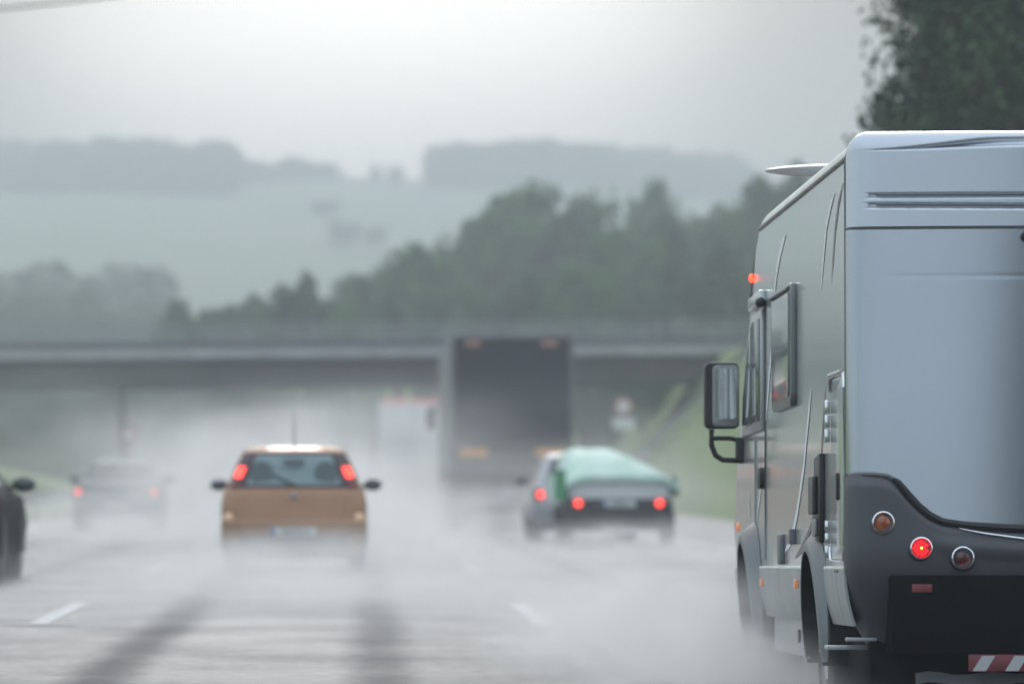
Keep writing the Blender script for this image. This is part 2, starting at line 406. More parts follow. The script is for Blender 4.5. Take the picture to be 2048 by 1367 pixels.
# trees low on the left, seen over and under the bridge; dark bushes added below it stand in for shade
LT = [(20, 560, 420, 2, 80, 'dark tree at the left frame edge on the low slope'), (120, 575, 430, 2, 75, 'dark tree second from the left frame edge'),
      (215, 590, 440, 2, 70, 'dark tree third from the left frame edge, above the bridge'), (300, 605, 445, 0, 60, 'faint tree left of the tree row, its top over the bridge railing'),
      (40, 770, 232, 2, 110, 'dark bushy tree under the bridge at the left frame edge'), (170, 785, 240, 0, 95, 'bushy tree under the bridge above the silver car'),
      (320, 770, 250, 2, 110, 'bushy tree under the bridge left of the orange car'),
      (105, 745, 226, 2, 110, 'dark bushy tree added to darken the space under the bridge, second from the left frame edge'), (245, 750, 229, 2, 100, 'dark bushy tree added to darken the space under the bridge directly behind the thin pier'),
      (520, 700, 268, 0, 75, 'faint bushy tree under the bridge directly above the orange car antenna'), (620, 705, 270, 2, 70, 'faint bushy tree under the bridge left of the white truck'),
      (485, 728, 222, 2, 95, 'dark low bushy tree added to darken the space under the bridge in the gap left of the orange car antenna'), (5, 735, 221, 2, 90, 'dark low bushy tree added to darken the space under the bridge, hard against the left frame edge'),
      (445, 700, 262, 2, 80, 'faint bushy tree under the bridge right of the pier and over the orange car mirror')]
for (px, ty, Y, k, hw, lb) in LT: place(k, px, ty, Y, hw, lb, 'trees low on the left')
FT = [(640, 325, 1190, 0, 42, 'round far tree on the ridge notch'), (752, 328, 1200, 1, 13, 'small far ridge tree, left one of the pair'),
      (790, 330, 1200, 0, 17, 'small far ridge tree, right one of the pair'), (650, 400, 980, 2, 30, 'single faint tree on the far hillside field'),
      (690, 440, 860, 2, 34, 'faint tall tree half way up the far hill'), (748, 450, 850, 1, 26, 'faint narrow tree right of the faint tall hillside tree')]
for (px, ty, Y, k, hw, lb) in FT: place(k, px, ty, Y, hw, lb, 'single trees on the far hills')
# bushes on the right bank
for (px, ty, Y, k, hw, lb) in [(1285, 715, 182, 0, 55, 'bush at the bridge end on the grass bank'), (1370, 700, 188, 0, 60, 'larger bush beside the bridge end'), (1195, 740, 186, 2, 50, 'dark bush in the bridge shade right of the dark truck')]:
    place(k, px, ty, Y, hw, lb, 'bushes by the bridge end')['category'] = 'bush'
# near tree top right, fine leaves
nt_ = tree(31, 'near_tree', 'big dark leafy tree rising behind the motorhome roof at top right', 'tree', 12.0, 4.3, L_DARK, 300, 560, .075, 0, .12)
nt_.location = (10.6, 66, ground_z(10.6, 66)); nt_.scale = (.78, .78, 1.12)
n2 = tree(32, 'near_tree', 'second dark tree right of the big tree, cut by the right frame edge', 'tree', 12.0, 4.2, L_DARK, 200, 420, .065, 1, .12)
n2.location = (13.6, 70, ground_z(13.6, 70)); n2.scale = (1, 1, 1.0)

# wooded crest of the far hills: too many trees to count
def woods(name, label, spans, seed, hh, ls=1.3, dens=.55):
    rnd = random.Random(seed); v = []; f = []
    for (x0, x1, Ya, Yb, hs) in spans:
        n = int(abs(x1-x0)*(Yb-Ya)/F*Ya*dens*.06)
        for i in range(n):
            Y = rnd.uniform(Ya, Yb); px = rnd.uniform(x0, x1); X = (px-VX)/F*Y
            gz = ground_z(X, Y); r = rnd.uniform(2.2, 4.2); hq = hs*rnd.uniform(.8, 1.08)
            for k in range(46):
                d = Vector((rnd.gauss(0,1), rnd.gauss(0,1), rnd.gauss(0,1))).normalized()
                q = Vector((X + d.x*r, Y + d.y*r, gz + hq*.55 + d.z*hq*.48))
                a = Vector((rnd.gauss(0,1), rnd.gauss(0,1), rnd.gauss(0,1))).normalized(); b = a.cross(d).normalized()
                s = ls*rnd.uniform(.6, 1.3); m_ = len(v)
                v += [tuple(q-a*s), tuple(q+b*s), tuple(q+a*s), tuple(q-b*s)]; f.append((m_, m_+1, m_+2, m_+3))
    me = bpy.data.meshes.new(name); me.from_pydata(v, [], f); me.update()
    return tag(link(name, me, L_FAR, None, False), label, 'woods', kind='stuff')
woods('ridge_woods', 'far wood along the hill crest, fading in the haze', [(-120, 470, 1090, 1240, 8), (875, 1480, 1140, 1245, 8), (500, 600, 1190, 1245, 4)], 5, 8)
def unseen_bank_wood():  # out of view behind the camera, sized to darken the rear panel's reflection
    rnd = random.Random(21); v = []; f = []
    for i in range(26):
        Y = -150 + i*6.2; X = 10.8 + rnd.uniform(0, 4); hq = rnd.uniform(12, 18)
        for c in range(38):
            cx, cy, cz = X + rnd.gauss(0, 2), Y + rnd.gauss(0, 2.2), rnd.uniform(.5, hq)
            for k in range(34):
                d = Vector((rnd.gauss(0,1), rnd.gauss(0,1), rnd.gauss(0,1))).normalized(); q = Vector((cx, cy, cz)) + d*rnd.uniform(.4, 1.3)
                a = Vector((rnd.gauss(0,1), rnd.gauss(0,1), rnd.gauss(0,1))).normalized(); b = a.cross(d).normalized(); s = .26; m_ = len(v)
                v += [tuple(q-a*s), tuple(q+b*s), tuple(q+a*s), tuple(q-b*s)]; f.append((m_, m_+1, m_+2, m_+3))
    me = bpy.data.meshes.new('unseen_bank_woods'); me.from_pydata(v, [], f); me.update()
    tag(link('unseen_bank_woods', me, L_DARK, None, False), 'unseen dark wood on the right bank behind the viewpoint, darkening the motorhome rear panel', 'woods', kind='stuff')
unseen_bank_wood()
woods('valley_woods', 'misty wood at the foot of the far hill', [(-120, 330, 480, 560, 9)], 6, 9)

# ------------------------------------------------------------------ bridge
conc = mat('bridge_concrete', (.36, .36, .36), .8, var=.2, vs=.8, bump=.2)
concd = mat('shaded_bridge_concrete', (.06, .063, .068), .8, var=.25, vs=.6, bump=.2)  # dark copy of the concrete, shade of the deck underside in its colour
railm = mat('railing_metal', (.30, .32, .33), .45, .6, var=.1)
BY = 168.0
br = thing('overpass', 'grey concrete road bridge with fine metal railing crossing the motorway', 'bridge', (0, BY, 0))
br.rotation_euler = (0, R(-.45), 0)
x0, x1 = -70, 16.5
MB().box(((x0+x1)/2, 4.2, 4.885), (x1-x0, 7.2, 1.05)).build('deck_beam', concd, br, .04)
MB().box(((x0+x1)/2, .25, 5.48), (x1-x0, .7, .30)).build('edge_cap', conc, br, .03)
MB().box(((x0+x1)/2, 8.05, 5.48), (x1-x0, .7, .30)).build('edge_cap', conc, br, .03)
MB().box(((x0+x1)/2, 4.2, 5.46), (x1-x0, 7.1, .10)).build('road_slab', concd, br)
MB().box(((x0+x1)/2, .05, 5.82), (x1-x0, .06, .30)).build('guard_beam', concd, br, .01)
for yy in (.02, 8.3):
    rb = MB()
    for i in range(int((x1-x0)/.14)):
        rb.box((x0 + .07 + i*.14, yy, 6.10), (.03, .03, .88))
    rb.build('railing_bars', railm, br, smooth=False)
    MB().box(((x0+x1)/2, yy, 6.58), (x1-x0, .07, .06)).build('handrail', railm, br)
    MB().box(((x0+x1)/2, yy, 5.70), (x1-x0, .05, .04)).build('bottom_rail', railm, br)
    for i in range(35):
        MB().box((x0 + 1.2 + i*2.5, yy+.05, 6.12), (.07, .07, 1.02)).build('railing_post', railm, br)
for px_ in (-8.4, -30):
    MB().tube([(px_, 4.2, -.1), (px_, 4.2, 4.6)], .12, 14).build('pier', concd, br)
MB().box((16.2, 4.2, 3.2), (2.2, 8.4, 4.5)).build('abutment', conc, br, .05)

# ------------------------------------------------------------------ road furniture
galv = mat('galvanised_steel', (.38, .40, .41), .4, .7, var=.15, vs=4)
signw = mat('sign_white', (.75, .76, .76), .4, var=.05); signr = mat('sign_red', (.42, .04, .04), .4, var=.06)
black = mat('black_plastic', (.02, .021, .023), .45, var=.2, vs=6)
def rail_thing(pts, label, hgt=.68):
    t = thing('guardrail', label, 'guardrail', pts[0])
    o = Vector(pts[0]); rel = [Vector(p) - o for p in pts]
    prof = [(-.0, -.15), (.05, -.11), (.0, -.05), (.0, .05), (.05, .11), (0, .15)]
    mb = MB(); n = len(prof)
    for p in rel:
        for (a, b) in prof: mb.v.append((p.x - a, p.y, p.z + hgt - .1 + b))
    for i in range(len(rel)-1):
        for j in range(n-1): mb.f.append((i*n+j, (i+1)*n+j, (i+1)*n+j+1, i*n+j+1))
    mb.build('beam', galv, t)
    for i, p in enumerate(rel):
        MB().box((p.x+.07, p.y, p.z+hgt/2-.1), (.09, .06, hgt+.1)).build('post', galv, t)
    return t
pts = []
for i in range(12):
    f_ = i/11; Y = 168 - 26*f_; X = 10.2 + 3.4*f_
    pts.append((X, Y, ground_z(X, Y)))
rail_thing(pts, 'steel guardrail climbing the grass bank left of the motorhome', .75)
rail_thing([(-7.9, 60+7*i, ground_z(-7.9, 60+7*i)) for i in range(20)], 'steel guardrail along the left edge of the motorway')

def sign(label, px, py, Y, dia, plate, rim=signr):
    c = P(px, py, Y); gz = ground_z(c.x, Y)
    t = thing('road_sign', label, 'road sign', (c.x, Y, gz)); zz = c.z - gz
    MB().cyl((0, .05, -.2), (0, .05, zz + dia*.4), .035, 10).build('post', galv, t)
    d = MB().cyl((0, 0, zz), (0, -.02, zz), dia/2, 32).build('sign_face', signw, t, smooth=False)
    ring = MB(); n = 40; ri, ro = dia*.37, dia*.5
    for k in range(n):
        a = 2*math.pi*k/n
        for rr, yy in ((ri, -.026), (ro, -.026), (ro, .012), (ri, -.019)):
            ring.v.append((rr*math.cos(a), yy, zz + rr*math.sin(a)))
    for k in range(n):
        for j in range(4): ring.f.append((k*4+j, ((k+1)%n)*4+j, ((k+1)%n)*4+(j+1)%4, k*4+(j+1)%4))
    ring.build('sign_rim', rim, d, smooth=False)
    if plate:
        MB().prism(rrect(-.36, zz-dia*.5-.42, .36, zz-dia*.5-.08, .04), 'y', -.02, 0).build('lower_plate', signw, t, smooth=False)
    return t
sign('round white road sign with red rim above a small white plate', 1247, 812, 150, .60, True)
sign('faint round sign with red rim beside the thin bridge pier', 258, 868, 140, .5, False)

# overhead cable at top left
cb = MB().tube([P(-700, 60, 95), P(-300, 38, 95), P(0, 18, 95), P(165, 1, 95), P(500, -45, 95)], .028, 8).build('power_cable', black)
tag(cb, 'dark overhead cable crossing the top left corner of the sky', 'cable')

# ------------------------------------------------------------------ lamps' and vehicle materials
def lamp(name, col, es): return mat(name, tuple(c*.5 for c in col), .25, var=.05, emis=col, es=es)
RED_ON = lamp('brake_lamp_lit', (1, .05, .03), 3.0); RED_SOFT = lamp('tail_lamp_lit', (1, .06, .04), 3.0)
RED_FAR = lamp('far_tail_lamp_lit', (1, .08, .06), 3.0)
RED_OFF = mat('red_lens', (.16, .015, .015), .2, var=.1); AMB_OFF = mat('amber_lens', (.62, .20, .06), .25, var=.1)
GLASS = mat('dark_glass', (.05, .07, .075), .08, var=.15, spec=.8)
TYRE = mat('tyre_rubber', (.018, .018, .019), .7, var=.2, vs=10, bump=.3)
RIM = mat('wheel_rim', (.35, .36, .37), .35, .8, var=.1)
PLATE = mat('number_plate', (.72, .73, .72), .4, var=.05); PBLUE = mat('plate_blue', (.03, .09, .35), .4, var=.05)
INK = mat('plate_ink', (.03, .03, .03), .5, var=.05)

def wheel(parent, x, y, r, wd, side):
    t = MB(); prof = [(-.5, .62), (-.5, .9), (-.42, 1.0), (.42, 1.0), (.5, .9), (.5, .62)]; n = 32; k = len(prof)
    for j in range(n):
        a = 2*math.pi*j/n
        for (u, q) in prof: t.v.append((u*wd, q*r*math.cos(a), q*r*math.sin(a)))
    for j in range(n):
        for i in range(k-1): t.f.append((j*k+i, ((j+1)%n)*k+i, ((j+1)%n)*k+i+1, j*k+i+1))
    e = bpy.data.objects.new('wheel', None); C.objects.link(e); e.parent = parent; e.location = (x, y, r)
    t.build('tyre', TYRE, e)
    rm = MB().cyl((side*wd*.28, 0, 0), (side*wd*.40, 0, 0), r*.63, 28)
    for j in range(8):
        a = math.pi*j/4
        rm.tube([(side*wd*.42, 0, 0), (side*wd*.42, r*.58*math.cos(a), r*.58*math.sin(a))], r*.07, 6)
    rm.cyl((side*wd*.3, 0, 0), (side*wd*.5, 0, 0), r*.16, 16)
    rm.build('rim', RIM, e)
    return e

def text_mesh(txt, name, m, parent, loc, size, sx=1):
    cu = bpy.data.curves.new(name, 'FONT'); cu.body = txt; cu.size = size; cu.extrude = .002; cu.align_x = 'CENTER'; cu.align_y = 'CENTER'
    to = bpy.data.objects.new('tmp', cu); C.objects.link(to)
    bpy.context.view_layer.update()
    me = bpy.data.meshes.new_from_object(to.evaluated_get(bpy.context.evaluated_depsgraph_get()))
    bpy.data.objects.remove(to)
    o = link(name, me, m, parent, False); o.location = loc; o.rotation_euler = (R(90), 0, 0); o.scale = (sx, 1, 1)
    return o
def plate(parent, x, y, z, txt, wd=.52):
    p = MB().prism(rrect(x-wd/2, z-.055, x+wd/2, z+.055, .012), 'y', y-.012, y).build('number_plate', PLATE, parent, smooth=False)
    MB().box((x-wd/2+.028, y-.0145, z), (.045, .004, .10)).build('country_band', PBLUE, p)
    text_mesh(txt, 'lettering', INK, p, (x+.02, y-.014, z), .085)

# car body: stacked plan outlines. level = (z, half width, y rear, y front, corner radius, rear bow)
NS, NC, NL = 13, 6, 25
def outline(lv, off=0):
    z, w_, yr, yf, r, bow = lv; w_ += off; yr -= off; yf += off
    r = min(r, w_*.95, (yf-yr)*.45); pts = []
    for i in range(NS): # rear, left to right
        x = -w_ + r + (2*w_-2*r)*i/(NS-1); pts.append((x, yr - bow*(1-(x/w_)**2), z))
    b = lambda x: bow*(1-(x/w_)**2)
    for i in range(1, NC+1):
        a = R(-90 + 90*i/NC); x = w_-r+r*math.cos(a); pts.append((x, yr + r + r*math.sin(a) - b(min(x, w_))*(1-i/NC), z))
    for i in range(1, NL): pts.append((w_, yr+r + (yf-yr-2*r)*i/NL, z))
    for i in range(0, NC+1):
        a = R(90*i/NC); x = w_-r+r*math.cos(a); pts.append((x, yf - r + r*math.sin(a) + b(x)*(i/NC), z))
    for i in range(1, NS): x = w_-r - (2*w_-2*r)*i/(NS-1); pts.append((x, yf + b(x), z))
    for i in range(1, NC+1):
        a = R(90+90*i/NC); x = -w_+r+r*math.cos(a); pts.append((x, yf - r + r*math.sin(a) + b(x)*(1-i/NC), z))
    for i in range(1, NL): pts.append((-w_, yf-r - (yf-yr-2*r)*i/NL, z))
    for i in range(0, NC): 
        a = R(180+90*i/NC); x = -w_+r+r*math.cos(a); pts.append((x, yr + r + r*math.sin(a) - b(x)*(i/NC), z))
    return pts
def lev_at(levels, z):
    if z <= levels[0][0]: return levels[0]
    for a, b in zip(levels, levels[1:]):
        if z <= b[0]:
            t = (z-a[0])/(b[0]-a[0]); return tuple(p+(q-p)*t for p, q in zip(a, b))
    return levels[-1]
def shell(levels, fine=3):
    zs = []
    for a, b in zip(levels, levels[1:]):
        zs += [a[0] + (b[0]-a[0])*i/fine for i in range(fine)]
    zs.append(levels[-1][0])
    mb = MB(); n = len(outline(levels[0]))
    for z in zs: mb.v += outline(lev_at(levels, z))
    for i in range(len(zs)-1):
        for j in range(n): mb.f.append((i*n+j, i*n+(j+1)%n, (i+1)*n+(j+1)%n, (i+1)*n+j))
    mb.f.append(tuple(range(n))[::-1]); k = (len(zs)-1)*n
    mb.f.append(tuple(k+j for j in range(n)))
    return mb
NT = None
def patch(levels, idx, z0, z1, off, nz=6, trim=None):
    """panel lying on the body over the given outline indices"""
    mb = MB(); n = len(outline(levels[0])); rows = nz+1
    for i in range(rows):
        z = z0 + (z1-z0)*i/nz; o = outline(lev_at(levels, z), off)
        for j in idx: mb.v.append(o[j % n])
    m_ = len(idx)
    for i in range(rows-1):
        for j in range(m_-1): mb.f.append((i*m_+j, i*m_+j+1, (i+1)*m_+j+1, (i+1)*m_+j))
    return mb
# index ranges
REAR = list(range(0, NS)); RC = list(range(NS-1, NS+NC)); RSIDE = list(range(NS+NC-1, NS+NC+NL-1))
NTOT = len(outline((0,1,0,4,.2,0)))
LC = [NTOT-NC+i for i in range(NC)] + [0]; LSIDE = [NTOT-NC-i for i in range(1, NL)][::-1]

def arch(parent, x, y, r, side, m=None):
    mb = MB(); pts = []
    for i in range(21):
        a = R(-8 + 196*i/20); pts.append((y + r*1.1*math.cos(a), r*.98 + r*1.12*math.sin(a)))
    mb.prism(pts, 'x', x, x + side*.012).build('wheel_arch', m or black, parent, smooth=False)
def mirror(parent, x, y, z, side, m, s=1):
    mb = MB().ell((x + side*.10*s, y, z), (.115*s, .06*s, .072*s), 14, 10).tube([(x-side*.06, y, z-.04), (x+side*.03, y, z-.02)], .022, 8)
    o = mb.build('wing_mirror', m, parent)
    MB().ell((x + side*.10*s, y-.035*s, z), (.095*s, .03*s, .058*s), 14, 8).build('mirror_glass', GLASS, o)

# ------------------------------------------------------------------ orange hatchback
OR = mat('orange_metallic_paint', (.43, .235, .135), .5, .2, var=.06, vs=2)
ORR = mat('orange_paint_lighter', (.66, .33, .17), .25, .3, var=.05, vs=2, coat=.8)  # lighter, glossier copy of the body orange
car = thing('orange_hatchback', 'orange hatchback seen from behind with brake lamps lit, trailing spray', 'car', (-.63, 52, 0))
LV = [(.16,.70,.16,3.62,.22,.02),(.26,.785,.04,3.74,.26,.05),(.44,.815,.0,3.80,.28,.07),(.57,.822,.0,3.80,.28,.07),(.60,.815,.035,3.76,.28,.06),
      (.75,.822,.06,3.66,.26,.05),(.90,.795,.09,2.95,.26,.05),(.96,.76,.13,2.72,.26,.05),(1.10,.70,.22,2.40,.24,.05),(1.25,.635,.31,2.02,.22,.05),
      (1.36,.58,.40,1.72,.22,.04),(1.40,.53,.50,1.55,.25,.03),(1.425,.42,.72,1.35,.25,.02),(1.435,.2,.95,1.15,.1,.0)]
shell(LV).build('body', OR, car)
hatch = patch(LV, REAR, .60, .935, .006).build('tailgate', OR, car)
patch(LV, LC[2:]+REAR[1:]+RC[1:-2], .955, 1.352, .009, 8).build('hatch_surround', mat('tinted_pillar', (.05, .025, .03), .2, var=.1), car)
def winpane(levels, z0, z1, x0f, x1f, off, nz=8, nx=12):
    def fn(u, v):
        z = z0+(z1-z0)*v; lv = lev_at(levels, z); w_ = lv[1]-lv[4]*.35
        x = (x0f + (x1f-x0f)*u)*w_
        rr = lv[4]; ex = max(0, abs(x)-(lv[1]-rr)); back = rr - math.sqrt(max(0, rr*rr-ex*ex))
        return (x, lv[2] - lv[5]*(1-(x/lv[1])**2) - off + back, z)
    return MB().grid(nx, nz, fn)
SEEN = mat('lightened_rear_glass', (.20, .28, .285), .12, var=.1, vs=2)  # opaque pane; light seen through the glass is put into its colour
rg = winpane(LV, .99, 1.325, -.80, .80, .015).build('rear_window', SEEN, car)
# pane is opaque, so head restraints and mirror are flat shapes set on it
dk = mat('seat_fabric', (.15, .185, .19), .7, var=.1)
for sx in (-.36, .36):
    MB().prism(rrect(sx-.13, .995, sx+.13, 1.25, .125), 'y', .118, .128).build('head_restraint', dk, rg)
MB().prism(rrect(-.12, 1.21, .12, 1.28, .03), 'y', .165, .175).build('interior_mirror', dk, rg)
MB().tube([(.02, .075, .985), (-.14, .10, 1.06), (-.34, .155, 1.14)], .011, 6).build('rear_wiper', black, car)
for s in (-1, 1):
    def lampf(u, v, s=s):
        z = 1.075 + .115*v; lv = lev_at(LV, z); x = s*(lv[1]-.115 + .075*u)
        rr = lv[4]; ex = max(0, abs(x)-(lv[1]-rr)); back = rr - math.sqrt(max(0, rr*rr-ex*ex))
        return (x, lv[2]+back-.03-lv[5]*(1-(x/lv[1])**2), z)
    MB().grid(5, 7, lampf).build('brake_lamp', RED_ON, car, solid=.01)
    def lampf2(u, v, s=s):
        z = .955 + .085*v; lv = lev_at(LV, z); x = s*(lv[1]-.13 + .10*u)
        rr = lv[4]; ex = max(0, abs(x)-(lv[1]-rr)); back = rr - math.sqrt(max(0, rr*rr-ex*ex))
        return (x, lv[2]+back-.03-lv[5]*(1-(x/lv[1])**2), z)
    MB().grid(5, 5, lampf2).build('indicator_lens', RED_OFF, car, solid=.01)
    MB().ell((s*.70, .115, .62), (.095, .05, .06)).build('bumper_pale_spot', mat('pale_orange_spot', (.8, .52, .36), .25, var=.05, emis=(1,.65,.42), es=.12), car)  # pale, faintly glowing bulge at each bumper corner
    mirror(car, s*.80, 2.25, .985, s, black if s > 0 else mat('grey_blue_mirror', (.20, .24, .26), .3, var=.05), .95)
    for yy in (.62, 3.1):
        wheel(car, s*.70, yy, .29, .18, s); arch(car, s*.812, yy, .29, s)
    patch(LV, RSIDE[3:14] if s > 0 else LSIDE[-14:-3], .98, 1.30, .006).build('side_window', GLASS, car)
MB().tube([(0, .62, 1.42), (0, .52, 1.62), (0, .46, 1.80)], [.009, .006, .004], 6).build('antenna', black, car)
MB().box((0, -.085, .36), (1.2, .03, .13)).build('bumper_valance', black, car, .02)
plate(car, .0, -.075, .462, 'MRFS512')
MB().ell((0, .015, .865), (.045, .01, .035)).build('round_emblem', RIM, car)
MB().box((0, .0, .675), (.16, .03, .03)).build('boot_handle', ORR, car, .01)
MB().tube([(.35, -.02, .2), (.35, -.09, .2)], .03, 12).build('exhaust_pipe', RIM, car)
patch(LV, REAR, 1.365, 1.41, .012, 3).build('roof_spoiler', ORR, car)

# ------------------------------------------------------------------ generic saloon for the two left lane cars
def saloon(name, label, paint, X, Y, plate_txt, es=RED_SOFT, w=.88):
    t = thing(name, label, 'car', (X, Y, 0))
    L = [(.18,w-.12,.14,4.3,.2,.02),(.30,w-.03,.02,4.45,.28,.06),(.55,w,.0,4.5,.3,.08),(.62,w,.04,4.48,.3,.07),(.85,w-.01,.06,4.0,.28,.06),(.92,w-.05,.14,3.4,.28,.05),
         (.97,w-.09,.42,3.15,.28,.05),(1.15,w-.20,.85,2.75,.28,.05),(1.31,w-.29,1.2,2.3,.28,.04),(1.37,w-.36,1.4,2.1,.26,.03),(1.395,w-.55,1.6,1.9,.15,.01)]
    shell(L).build('body', paint, t)
    winpane(L, .99, 1.32, -.95, .95, .012).build('rear_window', GLASS, t)
    winpane(L, .60, .89, -.80, .80, .008).build('boot_lid', paint, t)
    for s in (-1, 1):
        def lf(u, v, s=s):
            z = .68 + .15*v; lv = lev_at(L, z); x = s*(lv[1]-.005-.20*u)
            rr = lv[4]; ex = max(0, abs(x)-(lv[1]-rr)); back = rr - math.sqrt(max(0, rr*rr-ex*ex))
            return (x, lv[2]+back-.025-lv[5]*(1-(x/lv[1])**2), z)
        lo = MB().grid(8, 5, lf).build('tail_lamp', RED_OFF, t, solid=.01)
        MB().ell((s*(w-.12), .02, .76), (.055, .03, .045)).build('lamp_bulb', es, lo)
        mirror(t, s*(w-.03), 2.55, 1.0, s, black, 1.1)
        for yy in (.85, 3.5): wheel(t, s*(w-.12), yy, .32, .21, s); arch(t, s*(w-.006), yy, .32, s)
        patch(L, RSIDE[3:16] if s > 0 else LSIDE[-16:-3], .99, 1.27, .006).build('side_window', GLASS, t)
        MB().tube([(s*.5, -.03, .25), (s*.5, -.10, .25)], .035, 10).build('exhaust_pipe', RIM, t)
    plate(t, 0, -.075, .48, plate_txt)
    MB().box((0, -.09, .33), (1.25, .03, .1)).build('bumper_valance', black, t, .02)
    return t
SIL = mat('silver_blue_paint', (.06, .08, .095), .5, .2, var=.06)
BLK = mat('black_car_paint', (.010, .011, .013), .55, 0, var=.1, spec=.1)
saloon('silver_saloon', 'faint silver saloon fading in spray in the left lane', SIL, -4.68, 93, 'MKS307', RED_FAR)
saloon('black_car', 'black car cut by the left frame edge with its right door mirror showing', BLK, -4.45, 46.5, 'ABT418', RED_SOFT, .93)

# ------------------------------------------------------------------ trucks
CURT = mat('black_curtain', (.022, .03, .038), .55, var=.25, vs=.8, bump=.15, bs=3)
TFR = mat('trailer_frame_grey', (.16, .17, .175), .5, .3, var=.15)
TSIDE = mat('trailer_side_grey', (.17, .18, .185), .55, var=.12, vs=1)
TWHITE = mat('white_trailer_panel', (.93, .94, .94), .4, var=.05, vs=1)
DKV = mat('valance_grey', (.10, .105, .11), .6, var=.25, vs=3)
def truck(name, label, X, Y, side_m, rear_m, dark):
    t = thing(name, label, 'truck', (X, Y, 0))
    MB().prism([(-1.27, 1.15), (1.27, 1.15), (1.27, 4.0), (-1.27, 4.0)], 'y', .06, 13.6).build('trailer_box', side_m, t, .03)
    # frame round the rear doors
    fr = MB().box((-1.235, 0, 2.6), (.08, .10, 2.82)).box((1.235, 0, 2.6), (.08, .10, 2.82)).box((0, 0, 3.965), (2.39, .10, .09)).box((0, 0, 1.22), (2.39, .10, .10))
    fr.build('rear_frame', TFR if dark else TWHITE, t, .01)
    if dark:
        def cur(u, v):
            x = -1.18 + 2.36*u; zb = 1.86 - .30*(1-abs(2*u-1)**2.2); z = zb + (3.9-zb)*v
            return (x, -.03 + .015*math.sin(x*9)*(1-v) - .02*math.sin(v*3.1), z)
        MB().grid(40, 24, cur).build('rear_curtain', CURT, t, solid=.01)
        MB().box((0, .02, 1.55), (2.36, .03, .62)).build('rear_panel', TFR, t)
        for sx in (-.82, .78):
            MB().box((sx, -.06, 3.83), (.32, .03, .11)).build('marker_lamp', mat('pale_red_marker', (.5, .25, .22), .4, var=.1), t, .01)
        for sx in (-.80, .80):
            MB().prism(rrect(sx-.30, 1.46, sx+.30, 1.66, .03), 'y', -.05, -.02).build('reflector_board', mat('orange_board', (.66, .30, .09), .4, var=.08, emis=(1, .4, .08), es=.06), t)  # boards given a faint glow, though they hold no lamp
        MB().box((-1.1, -.06, 3.6), (.05, .03, .10)).build('side_marker', RED_OFF, t)
    else:
        for sx in (-.60, .60):
            d = MB().box((sx, -.02, 2.62), (1.14, .05, 2.56)).build('rear_door', rear_m, t, .02)
            for q in (-.25, .25): MB().cyl((sx+q, -.06, 1.4), (sx+q, -.06, 3.85), .016, 8).build('lock_rod', TWHITE, d)
        for a, b in ((-1.15, -.12), (.08, 1.18)):
            rnd = random.Random(4); x = a; lt = MB()
            while x < b:
                lt.box((x, -.055, 4.0+rnd.uniform(-.02, .02)), (rnd.uniform(.05, .10), .02, rnd.uniform(.14, .24))); x += rnd.uniform(.11, .19)
            lt.build('red_lettering', mat('red_lettering', (.75, .08, .08), .5, var=.05, emis=(1, .1, .1), es=.4), t, smooth=False)  # lettering is given a glow of its own
    MB().box((0, .55, .72), (2.36, .06, .84)).build('rear_valance', DKV, t)
    MB().box((0, .1, .52), (2.3, .10, .12)).build('underrun_bar', TFR, t, .02)
    MB().box((0, 6.5, 1.05), (.9, 12.6, .2)).build('chassis', black, t)
    for s in (-1, 1):
        hz = .86
        lb = MB().box((s*.95, .02, hz), (.46, .07, .14)).build('lamp_cluster', RED_OFF if not dark else mat('dark_red_lens', (.12, .03, .03), .3), t, .02)
        if not dark: MB().ell((s*.98, -.03, hz), (.09, .03, .07)).build('lamp_bulb', RED_FAR, lb)
        MB().box((s*1.0, 2.0, .55), (.46, .02, .7)).build('mud_flap', black, t)
        for yy in (2.7, 4.0, 5.3): wheel(t, s*1.05, yy, .50, .36, s)
        wheel(t, s*1.05, 12.2, .50, .36, s); wheel(t, s*1.05, 15.0, .50, .30, s)
        MB().box((s*1.2, 8.2, .8), (.05, 5.0, .5)).build('side_guard', TFR, t, .02)
        m_ = MB().box((s*1.42, 15.6, 2.45), (.22, .12, .52)).build('cab_mirror', black, t, .04)
        MB().tube([(s*1.2, 15.6, 2.75), (s*1.42, 15.6, 2.75)], .03, 8).build('mirror_arm', black, m_)
    MB().prism([(13.9, .8), (16.2, .8), (16.3, 1.6), (16.0, 3.0), (15.4, 3.75), (13.9, 3.8)], 'x', -1.23, 1.23).build('cab', side_m if not dark else BLK, t, .06)
    plate(t, 0, -.0, .74, 'WULT90')
    return t
truck('dark_truck', 'tall dark truck with black rear curtain in the right lane', 3.38, 97, TSIDE, CURT, True)
truck('white_truck', 'white truck with two pale rear doors fading in spray past the bridge', 2.48, 183, TWHITE, TWHITE, False)

